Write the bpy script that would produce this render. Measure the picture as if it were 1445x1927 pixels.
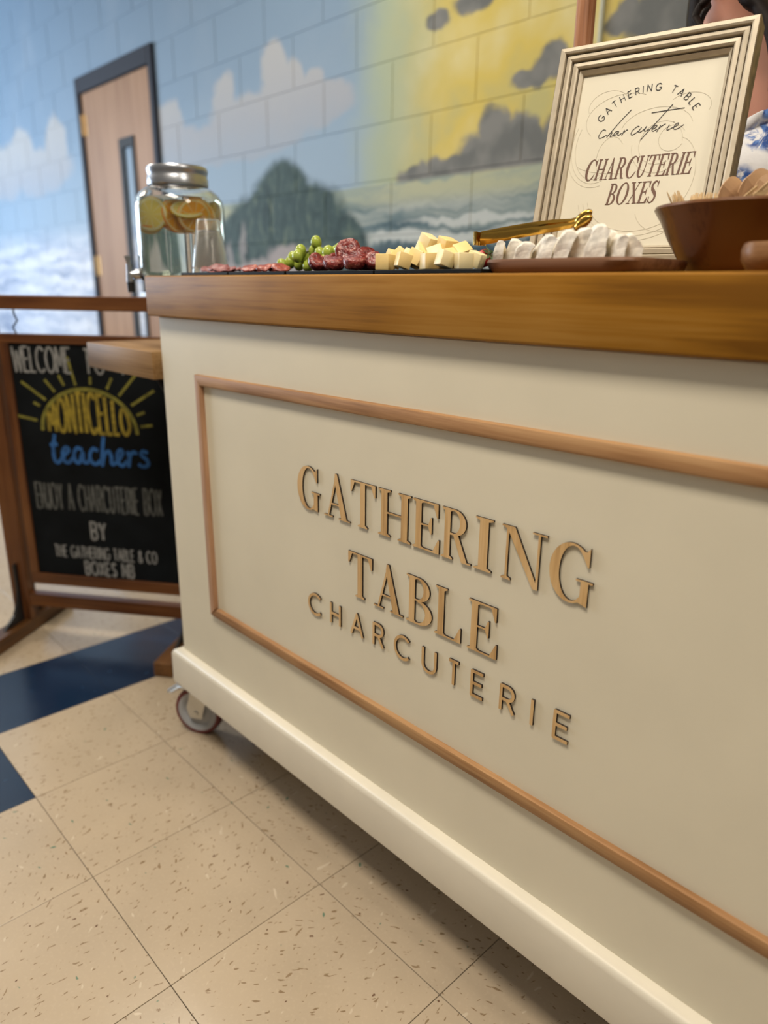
import bpy, bmesh, math, random
from mathutils import Vector, Matrix, noise as mnoise
from mathutils.geometry import delaunay_2d_cdt

for o in list(bpy.data.objects):
    bpy.data.objects.remove(o)
random.seed(7)
scene = bpy.context.scene
COL = scene.collection

# ------------------------------------------------------------------ camera
IMW, IMH = 1445, 1927
FPX, PITCH, HEAD, ROLL = 1359.4138, 0.299663, 0.807768, 0.013269
CAM = Vector((1.476935, -0.369879, 1.073145))
_f = Vector((-math.sin(HEAD) * math.cos(PITCH), math.cos(HEAD) * math.cos(PITCH), -math.sin(PITCH)))
_r0 = Vector((math.cos(HEAD), math.sin(HEAD), 0))
_u0 = _r0.cross(_f)
_r = _r0 * math.cos(ROLL) + _u0 * math.sin(ROLL)
_u = -_r0 * math.sin(ROLL) + _u0 * math.cos(ROLL)
cam_data = bpy.data.cameras.new('camera')
cam = bpy.data.objects.new('camera', cam_data)
COL.objects.link(cam)
cam.matrix_world = Matrix(((_r.x, _u.x, -_f.x, CAM.x), (_r.y, _u.y, -_f.y, CAM.y), (_r.z, _u.z, -_f.z, CAM.z), (0, 0, 0, 1)))
cam_data.sensor_fit = 'VERTICAL'
cam_data.sensor_height = 36.0
cam_data.lens = FPX / IMH * 36.0
cam_data.clip_start = 0.02
cam_data.dof.use_dof = True
cam_data.dof.focus_distance = 1.04
cam_data.dof.aperture_fstop = cam_data.lens / 10.5
scene.camera = cam


def at(px, py, axis, val):
    """point of the photograph's ray through a pixel on the plane axis=val"""
    d = _r * ((px - IMW / 2) / FPX) - _u * ((py - IMH / 2) / FPX) + _f
    t = (val - CAM[axis]) / d[axis]
    return CAM + d * t


# ------------------------------------------------------------------ world, light, exposure
world = bpy.data.worlds.new('world')
scene.world = world
world.use_nodes = True
bg = world.node_tree.nodes['Background']
bg.inputs['Color'].default_value = (1.0, 0.93, 0.84, 1)
bg.inputs['Strength'].default_value = 0.25
scene.view_settings.view_transform = 'Standard'
scene.view_settings.look = 'None'
scene.view_settings.gamma = 1.0
scene.view_settings.use_curve_mapping = False
scene.view_settings.exposure = -0.69


def area(name, loc, target, sx, sy, power, color):
    l = bpy.data.lights.new(name, 'AREA')
    l.shape = 'RECTANGLE'
    l.size, l.size_y, l.energy, l.color = sx, sy, power, color
    o = bpy.data.objects.new(name, l)
    COL.objects.link(o)
    o.location = loc
    o.rotation_euler = (Vector(target) - Vector(loc)).to_track_quat('-Z', 'Y').to_euler()
    return o


CEIL = 3.05
TROFFERS = [(0.9, -0.62), (-3.0, -0.45), (2.9, 0.3), (-0.9, 0.75)]
TROFFER_W = [96, 78, 52, 30]
for (lx, ly), w in zip(TROFFERS, TROFFER_W):
    area('troffer_light', (lx, ly, CEIL - 0.075), (lx, ly, 0), 1.15, 0.55, w, (1.0, 0.9, 0.76))
# daylight through the window in the left wall
area('window_daylight', (-6.32, -0.9, 1.75), (-3.2, 1.7, 1.3), 2.4, 1.9, 370, (0.70, 0.84, 1.0))

# ------------------------------------------------------------------ object helpers


def tag(o, label=None, cat=None, group=None, kind=None):
    if label: o['label'] = label
    if cat: o['category'] = cat
    if group: o['group'] = group
    if kind: o['kind'] = kind
    return o


def empty(name, loc=(0, 0, 0), rz=0.0):
    o = bpy.data.objects.new(name, None)
    COL.objects.link(o)
    o.empty_display_size = 0.05
    o.location = loc
    o.rotation_euler = (0, 0, rz)
    return o


def link_mesh(name, me, parent=None, loc=None):
    o = bpy.data.objects.new(name, me)
    COL.objects.link(o)
    if parent is not None: o.parent = parent
    if loc is not None: o.location = loc
    return o


def wmat(o):
    m = Matrix.Translation(o.location) @ o.rotation_euler.to_matrix().to_4x4()
    return (wmat(o.parent) @ m) if o.parent else m


def finish(bm, name, mats, parent=None, smooth=False, world=True, origin=None):
    """bmesh (world coords if world=True) -> object under parent"""
    if parent is not None and world:
        bm.transform(wmat(parent).inverted())
    elif parent is None and origin is not None:
        bm.transform(Matrix.Translation(-Vector(origin)))
    bmesh.ops.recalc_face_normals(bm, faces=bm.faces)
    me = bpy.data.meshes.new(name)
    bm.to_mesh(me)
    bm.free()
    if not isinstance(mats, (list, tuple)): mats = [mats]
    for m in mats: me.materials.append(m)
    if smooth:
        me.polygons.foreach_set('use_smooth', [True] * len(me.polygons))
        if smooth != 'all':
            try:
                me.set_sharp_from_angle(angle=math.radians(38))
            except Exception:
                pass
    o = link_mesh(name, me, parent)
    if parent is None and origin is not None: o.location = origin
    return o


def NB(): return bmesh.new()


def add_box(bm, lo, hi, bevel=0.0, seg=2, mat=0, M=None):
    r = bmesh.ops.create_cube(bm, size=1.0)
    vs = r['verts']
    lo, hi = Vector(lo), Vector(hi)
    c, s = (lo + hi) / 2, hi - lo
    for v in vs: v.co = Vector((v.co.x * s.x, v.co.y * s.y, v.co.z * s.z)) + c
    fs = set(f for v in vs for f in v.link_faces)
    for f in fs: f.material_index = mat
    if bevel > 0:
        es = list(set(e for v in vs for e in v.link_edges))
        rr = bmesh.ops.bevel(bm, geom=es, offset=bevel, segments=seg, affect='EDGES', profile=0.5)
        vs = list(set(vv for f in rr['faces'] for vv in f.verts) | set(v for v in vs if v.is_valid))
    if M is not None:
        for v in vs: v.co = M @ v.co
    return vs


def frame_axes(d, up=Vector((0, 0, 1))):
    d = Vector(d).normalized()
    if abs(d.dot(up)) > 0.98: up = Vector((1, 0, 0))
    a = d.cross(up).normalized()
    return a, a.cross(d).normalized(), d


def add_tube(bm, pts, rad, seg=8, cap=True, mat=0, flat=1.0):
    pts = [Vector(p) for p in pts]
    rads = rad if isinstance(rad, (list, tuple)) else [rad] * len(pts)
    rings = []
    pa = None
    for i, p in enumerate(pts):
        d = (pts[min(i + 1, len(pts) - 1)] - pts[max(i - 1, 0)])
        a, b, d = frame_axes(d)
        if pa is not None and a.dot(pa) < 0: a, b = -a, -b
        pa = a
        rings.append([bm.verts.new(p + (a * math.cos(2 * math.pi * k / seg) + b * flat * math.sin(2 * math.pi * k / seg)) * rads[i]) for k in range(seg)])
    for i in range(len(rings) - 1):
        for k in range(seg):
            f = bm.faces.new((rings[i][k], rings[i][(k + 1) % seg], rings[i + 1][(k + 1) % seg], rings[i + 1][k]))
            f.material_index = mat
    if cap:
        for rg in (rings[0][::-1], rings[-1]):
            f = bm.faces.new(rg)
            f.material_index = mat


def add_lathe(bm, prof, c=(0, 0, 0), seg=32, mat=0, M=None):
    c = Vector(c)
    rings = []
    new = []
    for r, z in prof:
        if r < 1e-6:
            v = bm.verts.new(c + Vector((0, 0, z)))
            rings.append([v])
            new.append(v)
        else:
            rg = [bm.verts.new(c + Vector((r * math.cos(2 * math.pi * k / seg), r * math.sin(2 * math.pi * k / seg), z))) for k in range(seg)]
            rings.append(rg)
            new += rg
    for i in range(len(rings) - 1):
        A, B = rings[i], rings[i + 1]
        for k in range(seg):
            k2 = (k + 1) % seg
            if len(A) == 1 and len(B) == 1: continue
            if len(A) == 1: f = bm.faces.new((A[0], B[k2], B[k]))
            elif len(B) == 1: f = bm.faces.new((A[k], A[k2], B[0]))
            else: f = bm.faces.new((A[k], A[k2], B[k2], B[k]))
            f.material_index = mat
    if M is not None:
        for v in new: v.co = M @ v.co
    return new


def add_sphere(bm, c, r, seg=14, rings=10, mat=0, sc=(1, 1, 1), M=None):
    rr = bmesh.ops.create_uvsphere(bm, u_segments=seg, v_segments=rings, radius=1.0)
    for v in rr['verts']:
        p = Vector((v.co.x * sc[0], v.co.y * sc[1], v.co.z * sc[2])) * r
        if M is not None: p = M @ p
        v.co = p + Vector(c)
        for f in v.link_faces: f.material_index = mat
    return rr['verts']


ORD = ['first', 'second', 'third', 'fourth', 'fifth', 'sixth', 'seventh', 'eighth', 'ninth', 'tenth', 'eleventh', 'twelfth', 'thirteenth', 'fourteenth']

# ------------------------------------------------------------------ materials


class NT:
    """small node-tree writer"""

    def __init__(self, name, rough=0.5, metal=0.0, color=(0.8, 0.8, 0.8), spec=0.5, **kw):
        self.m = bpy.data.materials.new(name)
        self.m.use_nodes = True
        self.t = self.m.node_tree
        self.p = self.t.nodes['Principled BSDF']
        self.set('Base Color', color)
        self.set('Roughness', rough)
        self.set('Metallic', metal)
        self.set('Specular IOR Level', spec)
        for k, v in kw.items(): self.set(k.replace('_', ' '), v)

    def set(self, k, v):
        i = self.p.inputs[k]
        if hasattr(v, 'is_output') or isinstance(v, bpy.types.NodeSocket):
            self.t.links.new(v, i)
        elif isinstance(v, (tuple, list)) and len(v) == 3:
            i.default_value = (*v, 1) if i.type == 'RGBA' else v
        else:
            i.default_value = v

    def n(self, typ, ins=None, out=0, **props):
        nd = self.t.nodes.new(typ)
        for k, v in props.items(): setattr(nd, k, v)
        for k, v in (ins or {}).items():
            i = nd.inputs[k]
            if isinstance(v, bpy.types.NodeSocket): self.t.links.new(v, i)
            elif isinstance(v, (tuple, list)) and i.type == 'RGBA' and len(v) == 3: i.default_value = (*v, 1)
            else: i.default_value = v
        return nd.outputs[out]

    def math(self, op, a, b=0.0, c=0.0):
        return self.n('ShaderNodeMath', {0: a, 1: b, 2: c}, operation=op)

    def vmath(self, op, a, b=(0, 0, 0), out=0):
        return self.n('ShaderNodeVectorMath', {0: a, 1: b}, operation=op, out=out)

    def ramp(self, fac, stops, interp='LINEAR'):
        nd = self.t.nodes.new('ShaderNodeValToRGB')
        nd.color_ramp.interpolation = interp
        el = nd.color_ramp.elements
        while len(el) < len(stops): el.new(0.5)
        for e, (p, c) in zip(el, stops):
            e.position = p
            e.color = (*c, 1) if len(c) == 3 else c
        self.t.links.new(fac, nd.inputs[0])
        return nd.outputs[0]

    def smooth(self, v, a, b, lo=0.0, hi=1.0):
        return self.n('ShaderNodeMapRange', {0: v, 1: a, 2: b, 3: lo, 4: hi}, interpolation_type='SMOOTHSTEP')

    def mix(self, fac, a, b, blend='MIX'):
        nd = self.t.nodes.new('ShaderNodeMix')
        nd.data_type = 'RGBA'
        nd.blend_type = blend
        for k, v in ((0, fac), (6, a), (7, b)):
            if isinstance(v, bpy.types.NodeSocket): self.t.links.new(v, nd.inputs[k])
            elif isinstance(v, (tuple, list)): nd.inputs[k].default_value = (*v, 1)
            else: nd.inputs[k].default_value = v
        return nd.outputs[2]

    def noise(self, vec, scale, detail=3.0, rough=0.5, out=0, dist=0.0):
        return self.n('ShaderNodeTexNoise', {'Vector': vec, 'Scale': scale, 'Detail': detail, 'Roughness': rough, 'Distortion': dist}, out=out)

    def coord(self, which='Object'):
        return self.n('ShaderNodeTexCoord', out=['Generated', 'Normal', 'UV', 'Object'].index(which))

    def pos(self):
        return self.n('ShaderNodeNewGeometry', out=0)

    def scaled(self, vec, s):
        return self.vmath('MULTIPLY', vec, s)

    def bump(self, h, strength=0.2, dist=0.001):
        self.set('Normal', self.n('ShaderNodeBump', {'Height': h, 'Strength': strength, 'Distance': dist}))


def wood(name, dark, mid, light, axis=0, scale=1.0, rough=0.4, ring=1.0, bump=0.08, coat=0.0, blotch=0.5, spec=0.4):
    w = NT(name, rough=rough, spec=spec)
    s = [22.0, 22.0, 22.0]
    s[axis] = 1.6
    co = w.coord('Object')
    v = w.scaled(co, tuple(q * scale for q in s))
    n1 = w.noise(v, 1.3, 5, 0.6, dist=0.6)
    s2 = [120.0] * 3
    s2[axis] = 3.0
    n2 = w.noise(w.scaled(co, tuple(q * scale for q in s2)), 1.5, 3, 0.6)
    n3 = w.noise(w.scaled(co, (3.5 * scale,) * 3), 1.2, 2, 0.5)
    g = w.math('ADD', w.math('MULTIPLY', n1, 0.6 * ring), w.math('MULTIPLY', n2, 0.4))
    g = w.math('ADD', g, w.math('MULTIPLY', w.math('SUBTRACT', n3, 0.5), blotch))
    col = w.ramp(g, [(0.36, dark), (0.49, mid), (0.64, light)])
    w.set('Base Color', col)
    w.bump(n2, bump, 0.0006)
    if coat: w.set('Coat Weight', coat)
    return w.m


def plain(name, color, rough=0.5, metal=0.0, var=0.06, vscale=30.0, bump=0.0, bscale=200.0, **kw):
    w = NT(name, rough=rough, metal=metal, color=color, **kw)
    co = w.coord('Object')
    n = w.noise(co, vscale, 3)
    a = tuple(c * (1 - var) for c in color)
    b = tuple(min(1, c * (1 + var)) for c in color)
    w.set('Base Color', w.ramp(n, [(0.3, a), (0.7, b)]))
    if bump: w.bump(w.noise(co, bscale, 3), bump, 0.001)
    return w.m


M = {}
M['cream'] = plain('cart_cream_paint', (0.70, 0.64, 0.495), 0.5, var=0.03, vscale=6, bump=0.03, bscale=90)
M['cream_base'] = plain('base_cream_paint', (0.72, 0.665, 0.545), 0.45, var=0.04, vscale=9, bump=0.03, bscale=60)
M['worktop'] = wood('worktop_wood', (0.165, 0.068, 0.008), (0.275, 0.122, 0.014), (0.345, 0.17, 0.032), 0, 0.8, 0.5, blotch=0.75, spec=0.08)
M['leaf'] = wood('leaf_wood', (0.17, 0.095, 0.038), (0.26, 0.15, 0.062), (0.33, 0.20, 0.09), 0, 0.8, 0.5, spec=0.15)
M['trim_x'] = wood('trim_wood_x', (0.24, 0.115, 0.04), (0.34, 0.175, 0.07), (0.42, 0.24, 0.105), 0, 1.3, 0.55, bump=0.3)
M['trim_z'] = wood('trim_wood_z', (0.30, 0.155, 0.08), (0.42, 0.235, 0.13), (0.50, 0.30, 0.175), 2, 1.3, 0.55, bump=0.3)
M['letter'] = wood('letter_maple', (0.46, 0.27, 0.105), (0.60, 0.38, 0.165), (0.67, 0.45, 0.22), 2, 2.2, 0.5, blotch=0.5)
M['burnt'] = plain('laser_burnt_edge', (0.022, 0.012, 0.007), 0.7)
M['stand'] = wood('stand_stain', (0.055, 0.018, 0.006), (0.12, 0.042, 0.012), (0.19, 0.075, 0.022), 2, 0.7, 0.35)
M['stand_x'] = wood('stand_stain_x', (0.055, 0.018, 0.006), (0.12, 0.042, 0.012), (0.19, 0.075, 0.022), 0, 0.7, 0.35)
M['stand_y'] = wood('stand_stain_y', (0.05, 0.02, 0.006), (0.10, 0.042, 0.012), (0.16, 0.07, 0.02), 1, 0.7, 0.35)
M['post'] = wood('post_cedar', (0.20, 0.075, 0.03), (0.36, 0.16, 0.075), (0.52, 0.30, 0.18), 2, 1.0, 0.42, bump=0.15)
M['doorwood'] = wood('door_veneer', (0.20, 0.095, 0.04), (0.26, 0.135, 0.062), (0.31, 0.17, 0.085), 2, 0.35, 0.55, blotch=0.6, spec=0.2)
M['doorframe'] = plain('door_frame_paint', (0.018, 0.020, 0.030), 0.6, spec=0.12)
M['doorglass'] = plain('door_lite_glass', (0.20, 0.22, 0.24), 0.12, spec=0.3)
M['darkmetal'] = plain('dark_metal', (0.015, 0.015, 0.016), 0.6, spec=0.15)
M['brass'] = plain('brass', (0.42, 0.24, 0.08), 0.3, metal=0.8)
M['slate'] = plain('slate', (0.004, 0.0045, 0.005), 0.6, var=0.25, bump=0.1, spec=0.15)
M['board'] = wood('acacia', (0.045, 0.017, 0.008), (0.115, 0.048, 0.022), (0.20, 0.095, 0.047), 0, 1.4, 0.5, ring=1.2, blotch=0.7)
M['bowl'] = wood('bowl_acacia', (0.02, 0.007, 0.003), (0.075, 0.025, 0.007), (0.15, 0.058, 0.017), 2, 0.9, 0.3, ring=1.3, coat=0.15, blotch=1.5)
M['gold'] = plain('gold_metal', (0.62, 0.36, 0.07), 0.18, metal=1.0, var=0.05)
M['steel'] = plain('zinc_steel', (0.62, 0.62, 0.60), 0.32, metal=0.85, var=0.05)
M['lid'] = plain('jar_lid_metal', (0.44, 0.46, 0.50), 0.3, metal=0.9, var=0.06)
M['red_rubber'] = plain('red_polyurethane', (0.13, 0.012, 0.014), 0.4)
M['wheel_grey'] = plain('wheel_hub_grey', (0.36, 0.375, 0.40), 0.35)
M['black'] = plain('black_powdercoat', (0.012, 0.012, 0.013), 0.4)
M['rind'] = plain('brie_rind', (0.74, 0.69, 0.60), 0.7, var=0.30, vscale=70, bump=1.0, bscale=160, Subsurface_Weight=0.04, Subsurface_Radius=(0.004, 0.003, 0.002))
M['paste'] = plain('brie_paste', (0.80, 0.69, 0.46), 0.45, var=0.07, vscale=60, bump=0.2, Subsurface_Weight=0.2, Subsurface_Radius=(0.01, 0.008, 0.004))
M['cheddar'] = plain('pale_cheddar', (0.80, 0.60, 0.26), 0.42, var=0.08, vscale=40, bump=0.12, Subsurface_Weight=0.2, Subsurface_Radius=(0.01, 0.007, 0.003))
M['jack'] = plain('white_cheddar', (0.83, 0.70, 0.40), 0.42, var=0.06, vscale=40, bump=0.12, Subsurface_Weight=0.2, Subsurface_Radius=(0.01, 0.007, 0.003))
M['grape'] = plain('green_grape', (0.33, 0.40, 0.06), 0.22, var=0.2, vscale=60, Subsurface_Weight=0.3, Subsurface_Radius=(0.006, 0.008, 0.002))
M['stem'] = plain('grape_stem', (0.12, 0.13, 0.04), 0.6)
M['strawberry'] = plain('strawberry_red', (0.42, 0.02, 0.02), 0.3, var=0.25, vscale=80)
M['leafgreen'] = plain('calyx_green', (0.05, 0.09, 0.03), 0.6)
M['pick'] = plain('toothpick_birch', (0.72, 0.52, 0.28), 0.6, var=0.15, vscale=50)
M['spoonwood'] = plain('wooden_spoon_birch', (0.50, 0.30, 0.16), 0.55, var=0.1, vscale=25)
M['forkwood'] = plain('wooden_fork_birch', (0.66, 0.47, 0.25), 0.55, var=0.1, vscale=25)
M['skin'] = plain('skin', (0.50, 0.235, 0.165), 0.5, var=0.05, vscale=8, Subsurface_Weight=0.15, Subsurface_Radius=(0.02, 0.008, 0.005))
M['hair'] = plain('dark_hair', (0.010, 0.006, 0.005), 0.6, var=0.4, vscale=90, spec=0.15)
M['eye'] = plain('eye_white', (0.7, 0.68, 0.65), 0.2)
M['lips'] = plain('lips', (0.42, 0.12, 0.10), 0.4)
M['chalk_w'] = plain('white_chalk', (0.21, 0.21, 0.205), 0.9, var=0.3, vscale=70)
M['chalk_d'] = plain('grey_chalk', (0.085, 0.088, 0.082), 0.9, var=0.35, vscale=70)
M['chalk_y'] = plain('yellow_chalk', (0.17, 0.155, 0.022), 0.9, var=0.35, vscale=60)
M['chalk_o'] = plain('gold_chalk', (0.27, 0.20, 0.02), 0.9, var=0.35, vscale=60)
M['chalk_b'] = plain('blue_chalk', (0.02, 0.10, 0.30), 0.9, var=0.25, vscale=60)
M['chalkboard'] = plain('blackboard', (0.005, 0.0065, 0.008), 0.75, var=0.4, vscale=9, spec=0.12)
M['frame'] = plain('frame_champagne', (0.50, 0.43, 0.32), 0.38, var=0.1, vscale=40, bump=0.1, metal=0.15)
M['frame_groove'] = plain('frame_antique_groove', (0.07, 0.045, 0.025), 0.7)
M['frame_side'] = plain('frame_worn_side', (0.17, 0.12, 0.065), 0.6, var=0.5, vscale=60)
M['card'] = plain('printed_card', (0.70, 0.65, 0.515), 0.55, var=0.01)
M['ink_black'] = plain('ink_black', (0.025, 0.02, 0.017), 0.6)
M['ink_brown'] = plain('ink_brown', (0.135, 0.062, 0.036), 0.6)
M['ink_faint'] = plain('ink_faint', (0.53, 0.48, 0.37), 0.6)
M['ceiling'] = plain('ceiling_tile', (0.75, 0.73, 0.68), 0.8)
M['whitewall'] = plain('painted_wall', (0.62, 0.62, 0.60), 0.6)
M['conduit'] = plain('conduit_paint', (0.42, 0.43, 0.34), 0.45)


def glass(name, color, rough, ior, alpha_trans=1.0):
    w = NT(name, rough=rough, color=color)
    w.set('Transmission Weight', alpha_trans)
    w.set('IOR', ior)
    return w.m


M['glass'] = glass('jar_glass', (0.97, 0.99, 0.98), 0.02, 1.45)
M['water'] = glass('infused_water', (0.90, 0.93, 0.82), 0.05, 1.33)
M['cup'] = glass('clear_plastic', (0.98, 0.98, 0.96), 0.10, 1.22, 0.94)
_w = NT('salami', rough=0.3)
_n = _w.noise(_w.coord(), 170, 3)
_w.set('Base Color', _w.ramp(_n, [(0.35, (0.10, 0.012, 0.012)), (0.58, (0.22, 0.03, 0.026)), (0.7, (0.42, 0.17, 0.13))]))
_w.bump(_w.noise(_w.coord(), 150, 4), 0.9, 0.003)
M['salami'] = _w.m
_w = NT('pepperoni', rough=0.35)
_n = _w.noise(_w.coord(), 120, 3)
_w.set('Base Color', _w.ramp(_n, [(0.35, (0.20, 0.03, 0.02)), (0.62, (0.36, 0.075, 0.045)), (0.75, (0.5, 0.22, 0.15))]))
_w.bump(_w.noise(_w.coord(), 130, 3), 0.5, 0.002)
M['pepperoni'] = _w.m
_w = NT('soppressata', rough=0.4)
_n = _w.noise(_w.coord(), 120, 3)
_w.set('Base Color', _w.ramp(_n, [(0.35, (0.17, 0.045, 0.045)), (0.6, (0.30, 0.10, 0.10)), (0.75, (0.5, 0.30, 0.27))]))
_w.bump(_w.noise(_w.coord(), 130, 3), 0.5, 0.002)
M['soppressata'] = _w.m


def citrus(name, rind, flesh, pith):
    w = NT(name, rough=0.3)
    co = w.coord('Object')
    x = w.n('ShaderNodeSeparateXYZ', {0: co}, out=0)
    y = w.n('ShaderNodeSeparateXYZ', {0: co}, out=1)
    r = w.vmath('LENGTH', w.scaled(co, (1, 1, 0)), out=1)
    a = w.math('ARCTAN2', y, x)
    seg = w.math('ABSOLUTE', w.math('SINE', w.math('MULTIPLY', a, 4.5)))
    c = w.mix(w.smooth(seg, 0.06, 0.22), pith, flesh)
    c = w.mix(w.smooth(r, 0.028, 0.030), c, pith)
    c = w.mix(w.smooth(r, 0.0335, 0.0345), c, rind)
    w.set('Base Color', c)
    w.set('Subsurface Weight', 0.2)
    w.set('Subsurface Radius', (0.01, 0.006, 0.003))
    return w.m


M['lemon'] = citrus('lemon_flesh', (0.90, 0.62, 0.02), (0.88, 0.70, 0.18), (0.92, 0.84, 0.55))
M['orange'] = citrus('orange_flesh', (0.95, 0.34, 0.01), (0.95, 0.44, 0.03), (0.95, 0.74, 0.36))

# vinyl composition tile with chips of brown, green and white
def vct(name, base, chips):
    w = NT(name, rough=0.16)
    p = w.pos()
    rnd = w.n('ShaderNodeObjectInfo', out=5)
    ang = w.math('MULTIPLY', rnd, 40.0)
    pr = w.n('ShaderNodeVectorRotate', {'Vector': p, 'Angle': ang}, rotation_type='Z_AXIS')
    pr = w.vmath('ADD', pr, w.n('ShaderNodeCombineXYZ', {0: ang, 1: w.math('MULTIPLY', rnd, 17.0), 2: 0.0}))
    big = w.noise(pr, 5, 3)
    col = w.ramp(big, [(0.3, tuple(c * 0.93 for c in base)), (0.7, tuple(min(1, c * 1.05) for c in base))])
    fine = w.noise(pr, 160, 2)
    col = w.mix(w.smooth(fine, 0.5, 0.75, 0, 0.25), col, tuple(min(1, c * 1.2) for c in base))
    for i, (cc, sx, sy, sc, th) in enumerate(chips):
        q = w.n('ShaderNodeVectorRotate', {'Vector': pr, 'Angle': 0.7 * i}, rotation_type='Z_AXIS')
        q = w.vmath('ADD', w.scaled(q, (sx, sy, 1)), (3.1 * i, 7.7 * i, 0.0))
        nn = w.noise(q, sc, 1.5, 0.6)
        col = w.mix(w.smooth(nn, th, th + 0.03), col, cc)
    w.set('Base Color', col)
    w.set('Roughness', w.math('ADD', 0.13, w.math('MULTIPLY', w.noise(p, 14, 3), 0.16)))
    w.bump(w.noise(p, 7, 2), 0.04, 0.01)
    return w.m


M['tile'] = vct('beige_tile', (0.42, 0.335, 0.235), [
    ((0.22, 0.15, 0.085), 2.0, 0.6, 72, 0.655), ((0.24, 0.165, 0.095), 0.6, 1.9, 66, 0.685), ((0.13, 0.19, 0.13), 1.4, 0.7, 44, 0.725),
    ((0.50, 0.41, 0.30), 1.8, 0.6, 40, 0.70), ((0.13, 0.07, 0.04), 1.2, 0.8, 80, 0.72)])
M['tile_blue'] = vct('blue_tile', (0.004, 0.016, 0.042), [((0.012, 0.035, 0.075), 1.5, 0.7, 34, 0.7)])
M['tile_joint'] = plain('tile_joint', (0.045, 0.03, 0.018), 0.8)

# ------------------------------------------------------------------ mural paint (position on the wall)
def make_mural():
    w = NT('mural_paint', rough=0.6, spec=0.12)
    P = w.pos()
    nz = w.noise(P, 5.0, 3, out=1)
    nf = w.noise(P, 16.0, 3, out=1)
    Pw = w.vmath('ADD', P, w.scaled(w.vmath('SUBTRACT', nz, (0.5, 0.5, 0.5)), (0.16, 0.0, 0.12)))
    Pw = w.vmath('ADD', Pw, w.scaled(w.vmath('SUBTRACT', nf, (0.5, 0.5, 0.5)), (0.06, 0.0, 0.05)))
    sx = w.n('ShaderNodeSeparateXYZ', {0: Pw}, out=0)
    sz = w.n('ShaderNodeSeparateXYZ', {0: P}, out=2)
    szw = w.n('ShaderNodeSeparateXYZ', {0: Pw}, out=2)

    def blobs(lst, vec=Pw):
        acc = None
        for cx, cz, rx, rz in lst:
            m = w.n('ShaderNodeMapping', {'Vector': vec, 'Location': (-cx / rx, 0, -cz / rz), 'Scale': (1 / rx, 0.0, 1 / rz)}, vector_type='POINT')
            g = w.n('ShaderNodeTexGradient', {0: m}, out=1, gradient_type='SPHERICAL')
            acc = g if acc is None else w.math('MAXIMUM', acc, g)
        return acc

    # sky
    sky = w.ramp(w.smooth(sz, 1.4, 2.9), [(0, (0.26, 0.35, 0.45)), (0.35, (0.19, 0.27, 0.365)), (1, (0.165, 0.235, 0.315))])
    patch = w.noise(w.scaled(P, (1, 1, 1)), 2.2, 3)
    sky = w.mix(w.smooth(patch, 0.45, 0.75, 0, 0.35), sky, (0.26, 0.32, 0.39))
    green = (0.33, 0.38, 0.27)
    sky = w.mix(w.smooth(sx, -1.02, -0.72), sky, green)
    yn = w.noise(P, 4.0, 3)
    yel = w.ramp(yn, [(0.30, (0.44, 0.40, 0.17)), (0.5, (0.56, 0.44, 0.11)), (0.7, (0.60, 0.52, 0.24))])
    sky = w.mix(w.smooth(sx, -0.80, -0.35), sky, yel)
    # clouds
    c1 = blobs([(-4.67, 2.0, .30, .22), (-4.01, 1.98, .25, .22), (-4.34, 1.84, .75, .2), (-5.1, 1.9, .6, .25),
                (-2.43, 1.86, .20, .20), (-2.3, 1.74, .28, .15), (-1.89, 1.9, .13, .18), (-1.85, 1.80, .26, .15), (-1.67, 1.82, .17, .15),
                (-1.47, 1.97, .14, .17), (-1.46, 1.86, .24, .16), (-1.32, 1.90, .10, .13), (-1.19, 1.86, .11, .10), (-1.14, 1.79, .24, .10),
                (-2.11, 1.74, .50, .12), (-1.63, 1.75, .60, .13)])
    cloudcol = w.ramp(w.smooth(szw, 1.6, 2.1), [(0, (0.28, 0.33, 0.40)), (0.4, (0.315, 0.335, 0.375)), (1, (0.36, 0.365, 0.375))])
    sky = w.mix(w.smooth(c1, 0.10, 0.36), sky, cloudcol)
    c2 = blobs([(-0.21, 1.58, .11, .10), (-0.10, 1.55, .09, .10), (0.02, 1.54, .11, .11), (-0.24, 1.52, .2, .09), (-0.07, 1.49, .30, .09), (-0.38, 1.5, .22, .06),
                (-0.54, 1.485, .18, .045), (-0.01, 1.74, .10, .06), (-0.05, 1.725, .12, .035), (-0.32, 1.985, .15, .05), (-0.51, 1.96, .08, .05),
                (0.32, 1.79, .17, .07), (0.22, 1.80, .08, .05), (0.42, 1.73, .16, .08), (0.5, 1.82, .15, .07)])
    sky = w.mix(w.smooth(c2, 0.10, 0.42), sky, w.mix(w.smooth(w.noise(P, 9, 2), 0.4, 0.65), (0.135, 0.14, 0.135), (0.20, 0.20, 0.19)))
    # sea
    band = w.noise(w.scaled(Pw, (1.2, 0, 16)), 1.0, 4, 0.6)
    seaR = w.ramp(band, [(0.34, (0.025, 0.05, 0.07)), (0.44, (0.10, 0.15, 0.17)), (0.54, (0.22, 0.265, 0.26)), (0.66, (0.36, 0.39, 0.37))])
    top = w.smooth(sz, 1.36, 1.43)
    seaR = w.mix(top, seaR, w.mix(w.smooth(band, 0.4, 0.6), (0.26, 0.31, 0.27), (0.38, 0.39, 0.27)))
    low = blobs([(0.0, 1.19, 3.0, .06)])
    seaR = w.mix(w.smooth(low, 0.0, 0.5), seaR, (0.035, 0.065, 0.09))
    foam = blobs([(-0.55, 1.262, 0.6, .035), (0.1, 1.275, 0.5, .03), (-0.3, 1.315, 0.5, .02)])
    seaR = w.mix(w.smooth(foam, 0.15, 0.6), seaR, (0.43, 0.46, 0.45))
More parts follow.
